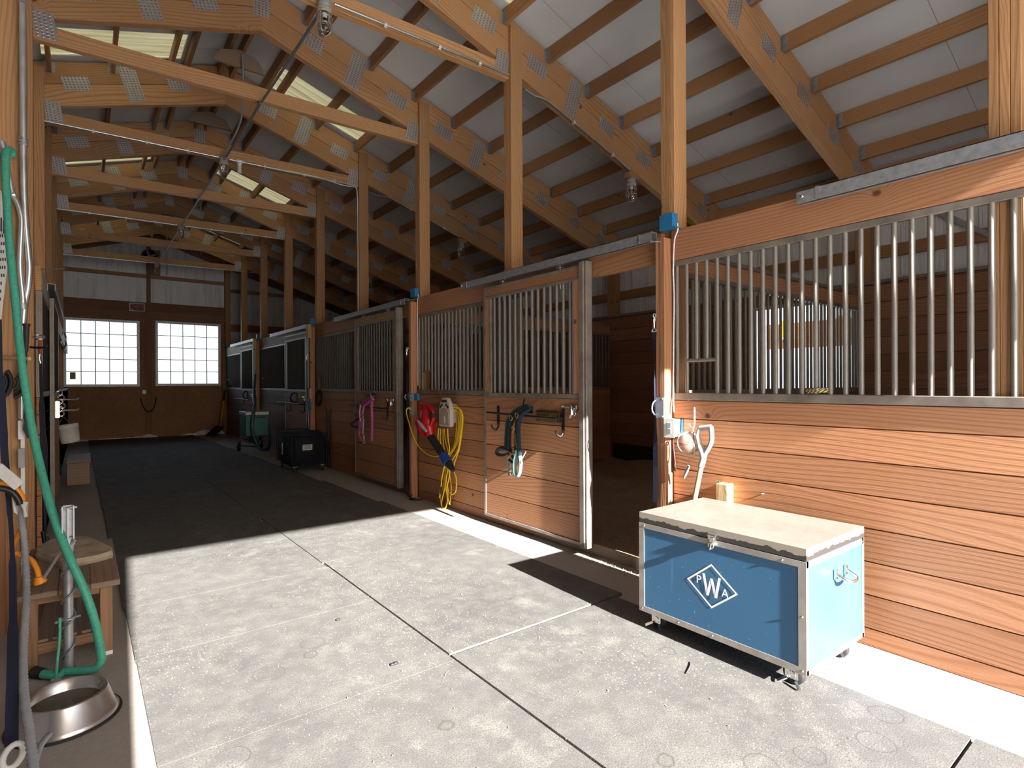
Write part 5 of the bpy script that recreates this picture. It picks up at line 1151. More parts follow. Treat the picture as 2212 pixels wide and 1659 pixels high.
# hose hook and the green hose
k = MB(); k.tube(spline([lp(-5, 300, 4.10), lp(4, 330, 4.06), lp(10, 336, 4.04), lp(20, 330, 4.04)]), .009, 6); k.tube(arc(lp(13, 338, 4.03), .034, 0, 2*PI, 16, (1, 0, 0), (0, .5, 1))[:-1], .003, 5, closed=True); tag(k.build('hose_hook', 'galv'), 'wire hook holding the top of the green hose', 'hook')
HP = [(27, 336, 4.02), (24, 325, 4.0), (17, 324, 3.98), (12, 338, 3.96), (12, 370, 3.95), (14, 420, 3.93), (20, 520, 3.9), (30, 620, 3.85), (40, 720, 3.8), (52, 820, 3.75), (68, 920, 3.68), (85, 1000, 3.6), (105, 1080, 3.46), (128, 1150, 3.37), (155, 1215, 3.30), (180, 1270, 3.27), (198, 1320, 3.26), (211, 1370, 3.26), (219, 1420, 3.26), (217, 1452, 3.26)]
P_ = [onY(*p[:2], p[2]) for p in HP]; P_[-1].z = max(P_[-1].z, .06); P_ += [Vector((P_[-1].x-.03, P_[-1].y+.02, .03)), Vector((P_[-1].x-.14, P_[-1].y+.10, .021))]
hs = MB().tube(spline(P_, 6), .0178, 12).build('garden_hose', 'hose'); tag(hs, 'green garden hose hanging from its hook down to the steel dish', 'hose')
e1, e2 = onZ(128, 1462, .025), onZ(90, 1455, .025); k = MB(); k.tube([P_[-1], e1, e2], .0195, 10); k.build('hose_end', 'hose', hs); k = MB(); d = (e2-e1).normalized(); k.tube([e2-d*.01, e2+d*.05], [.024, .027], 10); k.build('coupling', 'black_rubber', hs); k = MB(); k.tube([e2+d*.05, e2+d*.085], .025, 10); k.build('brass_fitting', 'brass', hs)
# peg, boot hooks, tail whip, cross tie
r = tag(MB().tube([lp(4, 773, 4.12), lp(64, 775, 3.98)], .010, 8).build('wooden_peg', 'pale_wood'), 'short pale wooden peg crossing behind the green hose', 'peg')
r = root('tack_hook', lp(25, 850, 4.0), 'pair of black ribbed curved hooks low beside the green hose', 'hook')
for (cx_, s_) in ((-6, 1.0), (24, 1.0)):
    m = MB()
    for rr_, rad in ((26, .010), (21, .010), (16, .009), (11, .008)):
        pts = [lp(cx_+4+rr_*1.0*math.cos(t), 826+rr_*1.28*math.sin(t), 4.02-.012*(rr_ % 3)) for t in [(-.9+2.4*k/12) for k in range(13)]]
        m.tube(pts, rad, 6)
    m.build('ribbed_arm', 'black_rubber', r)
r = root('lunge_whip', lp(56, 930, 4.05), 'black handled whip with a broad leather flap beside the green hose', 'whip')
m = MB(); m.tube([lp(57, 702, 4.06), lp(57, 720, 4.06), lp(56, 760, 4.06)], [.014, .012, .010], 8); m.tube([lp(57, 699, 4.06), lp(57, 704, 4.06)], .017, 8); m.build('grip', 'black_rubber', r)
m = MB(); m.tube([lp(56, 760, 4.06), lp(54, 850, 4.06), lp(53, 905, 4.06)], .006, 6); m.build('shaft', 'black_web', r)
m = MB(); m.prism([(0, 0), (0.012, .0), (.022, -.06), (.05, -.115), (.012, -.12), (-.006, -.07)], lp(52, 900, 4.05), (1, 0, 0), (0, 0, 1), (0, 1, 0), .004, .5); m.build('flap', 'black_rubber', r)
def ribbon(pts, w, mat, name, parent, face=(0, -1, 0)):
    P2 = spline(pts, 6); m = MB(); n = Vector((0, .0016, 0))
    L_ = len(P2)
    for i in range(L_-1):
        w0 = w[min(i*len(w)//L_, len(w)-1)]; w1 = w[min((i+1)*len(w)//L_, len(w)-1)]
        o0, o1 = Vector((w0/2, 0, 0)), Vector((w1/2, 0, 0)); q = [P2[i]-o0, P2[i]+o0, P2[i+1]+o1, P2[i+1]-o1]
        m.face([p-n for p in q][::-1]); m.face([p+n for p in q])
    return m.build(name, mat, parent)
r = root('cross_tie_strap', lp(20, 1400, 3.6), 'broad navy strap hanging at the far left edge with a white ring at its foot', 'strap', 'straps hung on the bay posts')
ribbon([lp(-2, 690, 3.9), lp(2, 850, 3.85), lp(10, 980, 3.8), lp(17, 1060, 3.75), lp(25, 1160, 3.6), lp(28, 1290, 3.3), lp(27, 1450, 2.8), lp(25, 1610, 2.55)], [.02, .035, .03, .022, .018, .026, .034, .036], 'navy_web', 'webbing', r)
c = onY(28, 1632, 2.5); m = MB(); m.tube([c+Vector((.028*math.cos(t)*.95, -.004, .036*math.sin(t)+.012*math.cos(t))) for t in [2*PI*k/20 for k in range(20)]], .010, 8, closed=True); m.build('ring', 'white_plastic', r)
c = onX(86, 737, -.27); r = root('cross_tie_strap', (c.x, c.y, .3), 'dark strap clipped to a ring on the left front, hanging to the bench', 'strap', 'straps hung on the bay posts')
yq = 5.6
m = MB(); e_ = onY(84, 728, yq); m.tube(arc(e_, .035, 0, 2*PI, 16, (1, 0, 0), (0, .6, .5))[:-1], .006, 6, closed=True); m.build('ring', 'chrome', r)
m = MB(); m.tube(spline([onY(87, 735, yq), onY(86, 750, yq), onY(87, 765, yq)]), .011, 6); m.build('red_cord', 'twine', r)
m = MB(); m.tube(spline([onY(86, 765, yq), onY(85, 775, yq), onY(88, 785, yq)]), .010, 6); m.build('snap', 'chrome', r)
ribbon([onY(88, 785, yq), onY(89, 830, yq), onY(92, 920, 5.5), onY(97, 1000, 5.4), onY(97, 1080, 5.3), onY(98, 1150, 5.2)], [.02, .022, .035, .042, .03, .018, .016], 'black_web', 'webbing', r)
m = MB(); m.tube(spline([onY(92, 1148, 5.2), onY(94, 1158, 5.2), onY(96, 1172, 5.2), onY(104, 1178, 5.2), onY(100, 1160, 5.2)]), .012, 6); m.build('buckle', 'black_iron', r)
m = MB(); m.tube(spline([onY(66, 750, 5.6), onY(80, 751, 5.5), onY(98, 750, 5.4), onY(101, 742, 5.4)]), .009, 6); tag(m.build('bar_hook', 'black_iron'), 'black bar hook poking out of the left stall front', 'hook')
pin(onY(88, 582, 5.9), onY(140, 580, 6.2), 'thin pale rod sticking out from the left header plank'); pin(onY(22, -4, 4.0), onY(74, 10, 3.9), 'thin steel rod crossing the top of the left conduit')
# orange cord, tagged cable, corrugated conduit down to the dish
oc = pipe('power_cord', [(-10, 1043), (15, 1048), (35, 1056), (47, 1072), (50, 1086)], .0125, 'orange', 'orange cord with an orange plug by the corrugated conduit', 'cord', 3.66)
k = MB(); k.tube(spline([onY(45, 1140, 3.72), onY(40, 1155, 3.72), onY(28, 1180, 3.72), onY(23, 1192, 3.74)]), .0115, 8); k.build('cord_loop', 'orange', oc)
k = MB(); k.tube(spline([onY(34, 1195, 3.62), onY(52, 1202, 3.6), onY(68, 1210, 3.56), onY(80, 1230, 3.52), onY(84, 1247, 3.5)]), .0115, 8); k.build('cord_loop', 'orange', oc); k = MB(); k.tube([onY(84, 1246, 3.5), onY(86, 1254, 3.5), onY(88, 1259, 3.5)], [.018, .026, .027], 8); k.build('plug', 'orange', oc)
k = MB(); k.tube(spline([onY(90, 1256, 3.5), onY(110, 1225, 3.45), onY(130, 1195, 3.40), onY(150, 1178, 3.36), onY(162, 1168, 3.34)]), .007, 6); k.build('grey_lead', 'grey_plastic', oc)
bk = pipe('black_cable', [(-12, 1054), (8, 1056), (25, 1062), (37, 1075), (44, 1090)], .014, 'black_plastic', 'black cable entering the corrugated conduit', 'cable', 3.63)
P_ = spline([onY(a, b, c_) for a, b, c_ in ((42, 1087, 3.7), (48, 1130, 3.66), (54, 1190, 3.58), (57, 1260, 3.4), (55, 1330, 3.15), (50, 1400, 2.95), (50, 1460, 2.78), (54, 1520, 2.62), (63, 1580, 2.48), (72, 1659, 2.32), (74, 1690, 2.26))], 16)
rd = [.013+(.0024 if i % 2 else -.0014) for i in range(len(P_))]; fc = MB().tube(P_, rd, 10).build('corrugated_conduit', 'grey_plastic'); tag(fc, 'ribbed grey conduit hanging in front of the bench at the left edge', 'conduit')
P_ = spline([onY(a, b, c_) for a, b, c_ in ((74, 1655, 2.33), (84, 1620, 2.42), (95, 1600, 2.48), (107, 1586, 2.56))], 12); MB().tube(P_, [.0085+(.0015 if i % 2 else -.0008) for i in range(len(P_))], 8).build('branch', 'grey_plastic', fc)
r = root('cable_tag', onY(50, 1090, 3.64), 'white paper tag tied round the corrugated conduit', 'tag'); m = MB(); m.face([onY(42, 1085, 3.63), onY(61, 1084, 3.62), onY(58, 1100, 3.60), onY(60, 1116, 3.62), onY(52, 1118, 3.60), onY(50, 1100, 3.62)]); m.face([onY(26, 1072, 3.66), onY(40, 1092, 3.64), onY(38, 1112, 3.66), onY(30, 1106, 3.66)]); m.build('tag_sheet', 'paper', r)
m = MB(); a, b = onY(-6, 1010, 3.6), onY(42, 1050, 3.55); m.beam(a, b, .004, .05, (.6, 0, 1)); m.beam(a+Vector((0, .012, .02)), b+Vector((0, .012, .01)), .012, .012, (.6, 0, 1)); tag(m.build('white_paddle', 'white_plastic'), 'white plastic paddle blade sticking in at the left edge', 'paddle')
# ------------------------------------------------------------------ bench, stone, standpipe, dish
bx0, bx1, by0, by1, bz = -.245, .150, 3.44, 4.40, .385
r = root('bench', ((bx0+bx1)/2, (by0+by1)/2, 0), 'weathered wooden bench with slatted shelf holding a flat stone', 'bench')
m = MB()
for (a, b) in ((bx0, -.095), (-.093, .028), (.030, bx1)): m.box(a, b, by0, by1, bz-.028, bz)
m.build('seat', 'bench', r, bevel=.004)
for (x, y) in ((bx0+.045, by0+.05), (bx1-.060, by0+.05), (bx0+.045, by1-.08), (bx1-.060, by1-.08)):
    MB().box(x-.022, x+.03, y, y+.04, 0, bz-.028).build('leg', 'bench_leg', r, bevel=.003)
MB().box(bx1-.082, bx1-.030, by0+.046, by0+.094, 0, .018).build('paint_drip', 'snow', r)
m = MB(); m.box(bx0+.07, bx1-.08, by0+.058, by0+.082, bz-.07, bz-.03); m.box(bx0+.07, bx1-.08, by1-.08, by1-.056, bz-.07, bz-.03); m.box(bx0+.07, bx1-.08, by0+.058, by0+.085, .075, .125); m.box(bx0+.07, bx1-.08, by1-.08, by1-.056, .075, .125); m.box(bx0+.03, bx0+.05, by0+.09, by1-.08, bz-.07, bz-.03); m.box(bx1-.06, bx1-.04, by0+.09, by1-.08, bz-.07, bz-.03); m.build('rail', 'bench_leg', r, bevel=.003)
m = MB()
for i in range(5): x = bx0+.075+i*.055; m.box(x, x+.036, by0+.07, by1-.06, .127, .14)
m.build('shelf_slat', 'bench', r)
S = [onZ(*p, bz+.04) for p in ((76, 1183), (106, 1166), (160, 1158), (185, 1157), (205, 1164), (242, 1180), (243, 1190), (215, 1198), (178, 1206), (150, 1212), (136, 1217), (112, 1202), (78, 1192))]
ms = MB(); base = [Vector((p.x, p.y, bz+.001)) for p in S]; ctr = sum(S, Vector())/len(S); topc = [p.lerp(ctr, .03)+Vector((0, 0, .003*math.sin(i*2.3))) for i, p in enumerate(S)]
ms.face(topc[::-1], None, .5); ms.face(base)
for i in range(len(S)): j = (i+1) % len(S); mid = lambda p, k: p.lerp(ctr, -.015+.01*math.sin(k*3)); a, b = (S[i]+Vector((0, 0, -.02))), (S[j]+Vector((0, 0, -.02))); a = mid(a, i); b = mid(b, j); ms.face([base[i], base[j], b, a]); ms.face([a, b, topc[j], topc[i]])
tag(ms.build('flagstone', 'stone'), 'flat tan flagstone with broken edges lying on the bench', 'stone')
pb = onZ(149, 1452); px_, py_ = pb.x, 3.37; ztop = onY(150, 1180, py_).z; z2 = onY(150, 1092, py_).z; px_ = onY(148, 1300, py_).x
r = root('standpipe', (px_, py_, 0), 'galvanized water standpipe wrapped in heat cable, in front of the bench', 'pipe')
MB().tube([(px_, py_, 0), (px_, py_, ztop)], .0185, 14).build('pipe', 'galv', r)
m = MB(); m.box(px_-.024, px_-.018, py_-.018, py_+.02, ztop+.01, z2); m.box(px_+.018, px_+.024, py_-.018, py_+.02, ztop+.01, z2); m.box(px_-.024, px_+.024, py_+.012, py_+.02, ztop+.01, z2); m.box(px_-.004, px_+.004, py_-.016, py_+.01, ztop+.04, z2-.01); m.tube([(px_-.028, py_, z2-.015), (px_+.034, py_, z2-.01)], .006, 8); m.tube([(px_, py_, ztop-.02), (px_, py_, ztop+.045)], [.020, .024], 12); m.build('hydrant_head', 'galv', r)
hz = MB(); P_ = []
for k in range(121):
    t = k/120; z = .02+t*(ztop-.05); P_.append(Vector((px_+.0255*math.cos(t*2*PI*4.3), py_+.0255*math.sin(t*2*PI*4.3), z)))
hz.tube(P_, .005, 6); hz.build('heat_cable', 'dark_conduit', r)
m = MB(); zc = onY(150, 1335, py_).z; m.tube(arc((px_, py_, zc), .024, 0, 2*PI, 16, (1, 0, 0), (0, 1, 0))[:-1], .006, 6, closed=True); m.tube([(px_-.05, py_-.005, zc-.008), (px_+.045, py_-.02, zc+.008)], .006, 6); m.build('pipe_clamp', 'galv', r)
k = MB(); a = onZ(122, 1466, .03); k.tube([(a.x, a.y-.06, 0.0), (a.x, a.y-.06, .055)], .019, 10); w_ = k.build('pipe_stub', 'grey_plastic'); tag(w_, 'short grey pipe stub with a thin green line between hose and standpipe', 'pipe'); k = MB(); k.tube(spline([(a.x, a.y-.06, .05), (a.x+.004, a.y-.06, .12), (a.x+.012, a.y-.05, .22), (a.x+.014, a.y-.05, .32)]), .006, 6); k.build('thin_line', 'hose', w_)
bx, by = -.058, 2.92
r = root('water_dish', (bx, by, 0), 'wide flared steel water dish on the floor at the left', 'dish')
m = MB(); m.lathe([(.178, .004), (.182, .012), (.170, .022), (.142, .105), (.138, .110), (.132, .107), (.128, .070), (.122, .06), (.112, .030), (0, .028)], (bx, by, 0), 56); m.build('bowl', 'bowl', r)
m = MB(); m.lathe([(0, 0.0), (.172, 0.0), (.192, .002), (.192, .007), (.178, .009)], (bx, by, 0.0005), 48); m.build('base_ring', 'black_rubber', r)
m = MB(); m.lathe([(.1235, 0), (0, .0001)], (bx, by, .062), 40); m.build('water', 'water', r)
# ------------------------------------------------------------------ further down the left side
bc = onY(153, 936, 9.2); r = root('bucket', (bc.x, 9.2, bc.z-.11), 'white plastic bucket hung on the left side by its wire handle', 'bucket')
tilt = Matrix.Rotation(math.radians(-9), 3, 'Y'); R0 = .112; h0 = .24; o_ = bc-Vector((0, 0, h0/2))
m = MB(); m.lathe([(0, .002), (R0*.86, 0), (R0*.90, h0*.1), (R0, h0*.80), (R0*1.04, h0*.81), (R0*1.04, h0*.84), (R0*1.01, h0*.85), (R0*1.04, h0*.92), (R0*1.06, h0), (R0*1.01, h0), (R0*.97, h0*.9), (R0*.85, .01), (0, .012)], o_, 28, tilt); m.build('pail', 'white_plastic', r)
m = MB(); m.tube(spline([o_+tilt @ Vector((-R0, 0, h0*.86)), o_+tilt @ Vector((-R0*.5, -.05, h0*1.25)), onY(139, 902, 9.2), o_+tilt @ Vector((R0*.3, -.08, h0*1.02)), o_+tilt @ Vector((R0*.55, -R0*.85, h0*.86))]), .003, 5); m.build('bail', 'galv', r)
m = MB(); m.tube([onY(139, 893, 9.2), onY(136, 884, 9.25), onY(133, 880, 9.3)], .006, 6); tag(m.build('bucket_hook', 'black_iron'), 'black hook that the white bucket hangs from', 'hook')
r = root('step_block', (-.05, 9.9, 0), 'worn wooden step box on the floor at the left, below the bucket', 'step')
MB().box(-.165, .085, 9.72, 10.12, 0, .30).build('box', 'weathered', r, bevel=.004); MB().box(-.172, .098, 9.70, 10.55, .30, .345).build('top_board', 'bench', r, bevel=.004)
m = MB(); Yb = 7.9
for z0_, a in ((onY(150, 863, Yb).z, .19), (onY(150, 886, Yb).z, .20)): m.tube(spline([(-.20, Yb, z0_), (-.12, Yb, z0_), (-.045, Yb-.02, z0_), (-.03, Yb-.03, z0_+.018)]), .011, 8)
tag(m.build('bar_hook', 'galv'), 'pair of steel bar hooks jutting from the left sliding door above the bucket', 'hook')
m = MB(); 
for i, (a, b) in enumerate(((127, 850), (131, 858), (128, 868), (133, 876), (128, 884), (131, 893))): m.tube(arc(onY(a, b, 7.8), .03, 0, 2*PI, 12, (1, 0, .3*(-1)**i), (0, .4, 1))[:-1], .009, 6, closed=True)
m.box(-.24, -.19, 7.75, 7.80, 1.02, 1.2); tag(m.build('door_latch', 'chrome'), 'cluster of latch rings on the left sliding door edge', 'latch')
m = MB(); m.tube(spline([(-.25, 9.4, 1.0), (-.24, 9.3, .6), (-.235, 9.35, .35)]), .012, 6); m.tube([(-.235, 9.35, .35), (-.235, 9.34, .2)], .02, 6); tag(m.build('hanging_strap', 'black_web'), 'black strap with a snap hanging beside the step box', 'strap')
m = MB(); m.tube(arc(onY(137, 735, 12.5), .14, 0, 2*PI, 16, (.25, .5, 0), (0, 0, 1))[:-1], .014, 6, closed=True); tag(m.build('hoop', 'chrome'), 'thin steel hoop hung left of the far window', 'hoop')
# fly tag on the left window, outside
tag(MB().box(-.23, -.12, DY-.09, DY-.085, 1.53, 1.70).build('window_card', 'green_tag'), 'small greenish card stuck in the lower left far window', 'card')
# ------------------------------------------------------------------ caged lamps and conduit under the trusses
def tie_y(i): return PY[i]+.041-.011-.037
def lamp(x, y, z, label, tilt=None):
    """z = underside the lamp hangs from"""
    r = root('caged_lamp', (x, y, z), label, 'lamp', 'caged jar lamps')
    c = Vector((x, y, z)); R3 = tilt if tilt is not None else Matrix.Identity(3)
    L = lambda prof, mat, nm, n=20: MB().lathe(prof, c, n, R3).build(nm, mat, r)
    L([(0, .0), (.048, 0), (.050, -.01), (.050, -.060), (.0, -.060)], 'grey_plastic', 'junction_box')
    L([(.050, -.055), (.056, -.058), (.056, -.070), (.053, -.072), (.057, -.078), (.057, -.090), (.048, -.094)], 'tan', 'collar')
    L([(.046, -.092), (.047, -.12), (.045, -.19), (.038, -.222), (.022, -.242), (0, -.248)], 'glass', 'glass_jar', 24)
    L([(.018, -.09), (.018, -.118), (.012, -.122), (.0, -.122)], 'porcelain', 'socket', 12)
    L([(.012, -.12), (.014, -.135), (.029, -.165), (.031, -.185), (.022, -.208), (0, -.216)], 'glass', 'bulb', 16)
    m = MB()
    for k in range(4):
        a = PI/4+k*PI/2; u = Vector((math.cos(a), math.sin(a), 0))
        m.tube(spline([c+R3 @ (u*rr_+Vector((0, 0, zz))) for rr_, zz in ((.055, -.085), (.058, -.13), (.058, -.20), (.045, -.24), (.012, -.262), (0, -.264))], 4), .0022, 5)
    for zz in (-.13, -.185): m.tube([c+R3 @ Vector((.059*math.cos(t), .059*math.sin(t), zz)) for t in [2*PI*k/20 for k in range(20)]], .0022, 5, closed=True)
    m.build('wire_cage', 'conduit', r); return r
TZ = lambda x: 4.232+.053*(x-PXL)/(PXR-PXL)
lx = {2: onY(701, 20, tie_y(2)).x, 4: onY(483, 350, tie_y(4)).x, 6: onY(391, 485, tie_y(6)).x, 8: onY(339, 565, tie_y(8)).x}
labs = {2: 'caged jar lamp under the nearest tie beam with lights', 4: 'second caged jar lamp down the aisle, beside the spiral bulb', 6: 'third caged jar lamp down the aisle ridge line', 8: 'farthest caged jar lamp, in front of the white gable siding'}
for i in (2, 4, 6, 8): lamp(lx[i], tie_y(i), TZ(lx[i])-.001, labs[i])
ks = [2, 4, 6, 8]
for a, b, lab in ((2, 4, 'dark conduit along the aisle between the first and second caged lamps'), (4, 6, 'dark conduit along the aisle between the second and third caged lamps'), (6, 8, 'dark conduit along the aisle between the third and last caged lamps')):
    A = Vector((lx[a]+.0, tie_y(a)+.05, TZ(lx[a])-.03)); B = Vector((lx[b], tie_y(b)-.05, TZ(lx[b])-.03)); o = MB().tube([A, A.lerp(B, .5)+Vector((0, 0, -.0)), B], .0125, 8).build('conduit', 'dark_conduit'); tag(o, lab, 'conduit', 'conduits along the aisle')
    k = MB(); 
    for t in (.02, .5, .98): P = A.lerp(B, t); d = (B-A).normalized(); k.tube([P-d*.012, P+d*.012], .018, 8)
    k.build('coupling', 'galv', o)
def cross(i, x0, x1, lab, right=None, drop=.018):
    y = tie_y(i)-.045; z = lambda x: TZ(x)-drop
    pts = [(x0, y, z(x0)), ((x0+x1)/2, y, z((x0+x1)/2)), (x1, y, z(x1))]
    o = MB().tube(pts, .0105, 8).build('conduit', 'conduit'); tag(o, lab, 'conduit', 'conduits under the tie beams')
    for q_ in (.25, .55, .8):
        k = MB(); x = x0+(x1-x0)*q_; k.tube([(x-.012, y, z(x)), (x+.012, y, z(x))], .015, 8); k.box(x-.012, x+.012, y, y+.012, z(x)-.02, z(x)+.02); k.build('conduit_strap', 'white_plastic', o)
    return o
cross(2, lx[2]+.06, PXR-.06, 'bright conduit under the nearest lamp beam, running right to its post'); cross(2, PXL, lx[2]-.06, 'bright conduit under the nearest lamp beam, running left from the lamp')
cross(4, lx[4]+.06, PXR-.05, 'conduit under the second lamp beam, passing the spiral bulb'); cross(4, PXL, lx[4]-.06, 'conduit under the second lamp beam, from the left posts')
cross(6, lx[6]+.06, PXR-.05, 'conduit under the third lamp beam, right of its lamp'); cross(6, PXL, lx[6]-.06, 'conduit under the third lamp beam, left of its lamp')
cross(8, lx[8]+.06, PXR+.3, 'conduit under the last lamp beam, right of its lamp'); cross(8, PXL, lx[8]-.06, 'conduit under the last lamp beam, left of its lamp')
def raf(x): return 4.975-SL*(x-RX)
for i, lab, lab2 in ((2, 'bright conduit sloping under the right rafter to a lamp over the stalls', 'caged lamp hanging under the right rafter above the nearer stalls'), (4, 'conduit sloping under a right rafter behind the fourth post', 'caged lamp deep in shade under the right rafter, second over the stalls'), (6, 'conduit sloping under a right rafter in deep shade', 'caged lamp in the darkest corner under the right rafters')):
    y = PY[i]+.03; xe = 5.0
    P_ = [(PXR+.16, y-.03, 4.23), (PXR+.30, y-.02, 4.215), (PXR+.5, y, raf(PXR+.5)-.02), (4.2, y, raf(4.2)-.018), (xe, y, raf(xe)-.02)]
    o = MB().tube(spline(P_, 5), .0105, 8).build('conduit', 'conduit'); tag(o, lab, 'conduit', 'conduits on the rafters')
    for x in (4.1, 4.7): MB().box(x-.012, x+.012, y-.016, y+.016, raf(x)-.034, raf(x)-.005).build('conduit_strap', 'white_plastic', o)
    tag(MB().box(xe-.02, xe+.14, PY[i]+.02, PY[i]+.10, raf(xe+.05)-.09, raf(xe+.05)-.02).build('mounting_block', 'purlin'), ['short wood block between a right rafter and its nearest stall lamp', '', 'wood block holding the second stall lamp', '', 'wood block holding the darkest stall lamp'][i-2], 'block')
    lamp(xe+.04, PY[i]+.05, raf(xe+.05)-.092, lab2)
# porcelain holder with a spiral bulb, and its cable
hx = onY(518, 352, tie_y(4)-.02).x; hz_ = TZ(hx)
r = root('lamp_holder', (hx, tie_y(4), hz_), 'white porcelain lamp holder with an unlit spiral bulb', 'lamp')
c = Vector((hx, tie_y(4)-.0, hz_-.001))
MB().lathe([(0, 0), (.062, 0), (.062, -.012), (.030, -.022), (.024, -.05), (.022, -.075), (0, -.075)], c, 20).build('holder', 'porcelain', r)
MB().lathe([(.018, -.075), (.022, -.085), (.022, -.105), (.0, -.108)], c, 14).build('bulb_base', 'white_plastic', r)
m = MB(); m.tube([c+Vector((.020*math.cos(t), .020*math.sin(t), -.108-.0085*t/(2*PI)*1.25)) for t in [k*.35 for k in range(72)]], .0062, 6); m.build('spiral_tube', 'porcelain', r)
k = MB(); yq = tie_y(4)-.045; px4 = onY(770, 640, PY[4]-.01).x
k.tube(spline([(hx+.05, yq, hz_-.01), (hx+.25, yq, hz_-.012), (hx+.9, yq, TZ(hx+.9)-.006), (PXR-.25, yq, TZ(3)-.05), (PXR-.09, yq, TZ(3)-.03), (PXR-.035, PY[4]-.01, TZ(3)-.12), (PXR-.018, PY[4]+.02, 3.9), (PXR-.012, PY[4]+.03, 3.2), (PXR-.012, PY[4]+.03, 2.42)], 8), .007, 6)
tag(k.build('electric_cable', 'white_plastic'), 'white cable from the spiral bulb down the fourth post behind the stalls', 'cable')
# fans and board stubs near the far gable
r = root('wall_fan', (1.40, Y1-.35, 4.75), 'small dark fan mounted high on the far gable post', 'fan'); m = MB(); m.lathe([(.03, -.03), (.17, -.02), (.18, 0), (.17, .03), (.03, .04)], (1.40, Y1-.3, 4.72), 20, Matrix.Rotation(PI/2, 3, 'X')); m.build('housing', 'black_iron', r); m = MB()
for k_ in range(4): m.beam((1.40, Y1-.34, 4.72), (1.40+.15*math.cos(k_*PI/2+.4), Y1-.34, 4.72+.15*math.sin(k_*PI/2+.4)), .05, .004, (0, 1, 0))
m.build('blade', 'grey_plastic', r); m = MB(); m.box(1.36, 1.44, Y1-.3, Y1-.16, 4.5, 4.95); m.build('mounting_board', 'stall_dark', r)
o = MB().tube(spline([(PXL, PY[8]+.6, 4.55), (.2, PY[8]+.6, 4.72), (.75, PY[8]+.6, 4.82), (1.3, PY[8]+.6, 4.75)]), .010, 6).build('conduit', 'conduit'); tag(o, 'bent conduit climbing toward the fan at the far gable', 'conduit')
o = MB().tube([(1.58, PY[8]-.3, 3.95), (1.58, PY[8]-.3, 5.3)], .012, 6).build('drop_pipe', 'grey_plastic'); tag(o, 'thin grey pipe dropping from the ridge near the farthest lamp', 'pipe')
o = MB().tube(spline([(RX+.02, 7.0, 5.2), (RX+.03, 7.0, 4.9), (RX+.06, 7.3, 4.55), (lx[4], tie_y(4)-.02, 4.29)]), .012, 6).build('flexible_cable', 'grey_plastic'); tag(o, 'grey flexible cable dropping from the ridge to the second caged lamp', 'cable')
# ridge board, doubled purlins and blocking
for i in range(9):
    a = PY[i]+.116; b = PY[i+1]+.040 if i < 8 else Y1-.15
    if i in (3, 4):
        o = MB(); o.prism([(-.28, -.05), (.28, -.05), (.20, .09), (0, .15), (-.20, .09)], (RX, PY[i]+1.05, 5.12), (1, 0, 0), (0, 0, 1), (0, 1, 0), .038); tag(o.build('ridge_gusset', 'weathered'), 'short board bracing the ridge %s' % ('in the bay past the fourth truss' if i == 3 else 'in the bay past the fifth truss'), 'board')
# glow cap: brass pendant chain at the sixth truss
k = MB(); P0 = onY(360, 455, PY[5]+.02); k.tube([(RX+.03, PY[5]+.02, 5.02), (RX+.03, PY[5]+.02, 5.12)], .012, 6); tag(k.build('brass_pendant', 'brass'), 'tiny brass fitting at the peak of the sixth truss', 'fitting')
# ------------------------------------------------------------------ litter on the floor
m = MB(); rr = random.Random(21)
def flake(x, y, z, s):
    a = rr.uniform(0, PI); d = Vector((math.cos(a), math.sin(a), rr.uniform(-.15, .25))); e = Vector((-math.sin(a), math.cos(a), rr.uniform(-.3, .3))); c = Vector((x, y, z+.004+s*.35)); m.face([c-d*s-e*s*.35, c+d*s-e*s*.35, c+d*s*.9+e*s*.35+Vector((0, 0, s*.3)), c-d*s*.8+e*s*.4+Vector((0, 0, s*.2))])
for k in range(1800):
    y = rr.uniform(-.5, 10.5) if k > 500 else rr.gauss(5.2, 1.6); x = rr.uniform(.3, 2.65) if rr.random() < .8 else rr.uniform(2.6, 3.15)
    if 2.3 < x and y < 2.1: continue
    flake(x, y, .0185 if x < 2.6 else .0, rr.uniform(.0015, .005))
for k in range(900): flake(rr.uniform(3.05, 3.22), rr.gauss(2.9, .25), .0, rr.uniform(.003, .007)) if 2.45 < 2.9 else None
o = m.build('wood_shavings', 'flake'); o['kind'] = 'stuff'; o['label'] = 'scattered wood shavings on the mats and concrete'; o['category'] = 'shavings'
def stem(pts, rad, mat, lab): tag(MB().tube(spline(pts, 5), rad, 5).build('straw_stem', mat), lab, 'straw')
a = onZ(1492, 1432, .022); b = onZ(1483, 1452, .022); c_ = onZ(1490, 1440, .024); stem([onZ(1491, 1430, .022), c_, onZ(1482, 1455, .022)], .0028, 'ink', 'dark curved stem lying on the mat in front of the blue chest')
m = MB()
for (px, py) in ((855, 1434), (848, 1437), (730, 1340)):
    c_ = onZ(px, py, .019); m.lathe([(0, 0), (.012, .001), (.010, .008), (0, .010)], c_, 8, Matrix.Diagonal((1.2, .8, 1)))
o = m.build('dirt', 'black_rubber'); o['kind'] = 'stuff'; o['label'] = 'dark crumbs of dirt on the sunlit mat'; o['category'] = 'dirt'
# seam dirt between mat columns
m = MB(); m.box(1.4365, 1.4450, -1.2, 4.2, .0005, .010, tint=.5); o = m.build('seam_dirt', 'soil'); o['kind'] = 'stuff'; o['label'] = 'dirt packed in the seam between the mat columns'; o['category'] = 'dirt'
m = MB(); m.box(1.447, 2.66, 2.366, 2.394, .0005, .004, tint=.5); o = m.build('seam_dirt', 'soil'); o['kind'] = 'stuff'; o['label'] = 'dirt in the open gap between the near mats by the blue chest'; o['category'] = 'dirt'
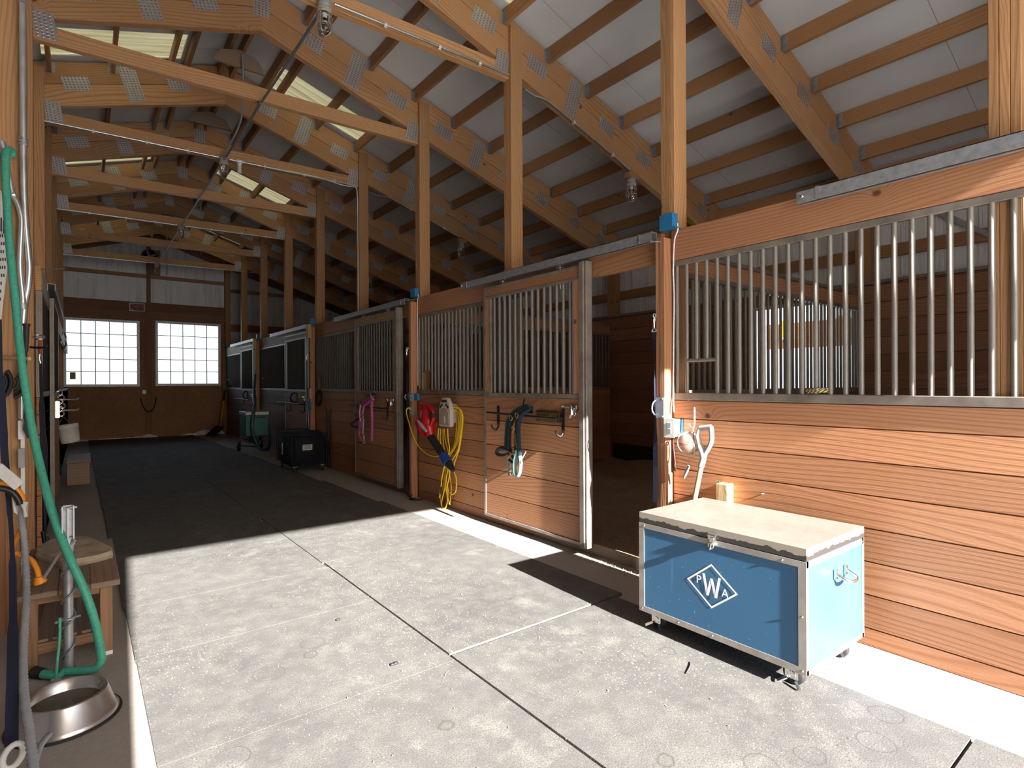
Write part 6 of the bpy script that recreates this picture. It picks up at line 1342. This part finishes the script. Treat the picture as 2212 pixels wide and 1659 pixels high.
# ------------------------------------------------------------------ light
su = bpy.data.lights.new('sun', 'SUN'); so = bpy.data.objects.new('sun', su); COL.objects.link(so)
su.energy = 16.0; su.angle = math.radians(0.6); su.color = (1.0, 0.965, 0.915)
so.rotation_euler = Vector((.048, 1.0, -.49)).to_track_quat('-Z', 'Y').to_euler(); so.location = (1.5, -8, 6)
w = bpy.data.worlds.new('world'); SC.world = w; w.use_nodes = True; nt = w.node_tree; nt.nodes.clear()
sk = nt.nodes.new('ShaderNodeTexSky'); sk.sky_type = 'NISHITA'; sk.sun_disc = False; sk.sun_elevation = math.radians(26); sk.sun_rotation = math.radians(180); sk.air_density = 1.0; sk.dust_density = 2.0
mx = nt.nodes.new('ShaderNodeMix'); mx.data_type = 'RGBA'; mx.inputs['Factor'].default_value = 0.45
A = [i for i in mx.inputs if i.type == 'RGBA']; nt.links.new(sk.outputs[0], A[0]); A[1].default_value = (5.2, 5.9, 6.9, 1)
bg = nt.nodes.new('ShaderNodeBackground'); bg.inputs[1].default_value = 0.15; nt.links.new([o for o in mx.outputs if o.type == 'RGBA'][0], bg.inputs[0])
ou = nt.nodes.new('ShaderNodeOutputWorld'); nt.links.new(bg.outputs[0], ou.inputs[0])
def portal(loc, rot, sx, sy):
    l = bpy.data.lights.new('portal', 'AREA'); l.shape = 'RECTANGLE'; l.size = sx; l.size_y = sy; l.cycles.is_portal = True
    o = bpy.data.objects.new('portal', l); COL.objects.link(o); o.location = loc; o.rotation_euler = rot
portal((1.66, Y0-.12, 1.64), (PI/2, 0, PI), 3.36, 3.3)
portal((.42, Y1+.02, 2.2), (PI/2, 0, 0), 1.45, 1.6)
portal((2.32, Y1+.02, 2.2), (PI/2, 0, 0), 1.45, 1.6)
portal((XR+.04, 3.07, 1.77), (PI/2, 0, PI/2), 1.1, 1.1)
SC.view_settings.view_transform = 'Standard'; SC.view_settings.look = 'None'; SC.view_settings.gamma = 1.0; SC.view_settings.use_curve_mapping = False
SC.view_settings.exposure = 1.45
cy = SC.cycles
cy.max_bounces = 7; cy.diffuse_bounces = 5; cy.glossy_bounces = 3; cy.transmission_bounces = 4; cy.transparent_max_bounces = 8
cy.caustics_reflective = False; cy.caustics_refractive = False; cy.sample_clamp_indirect = 6.0; cy.use_denoising = True
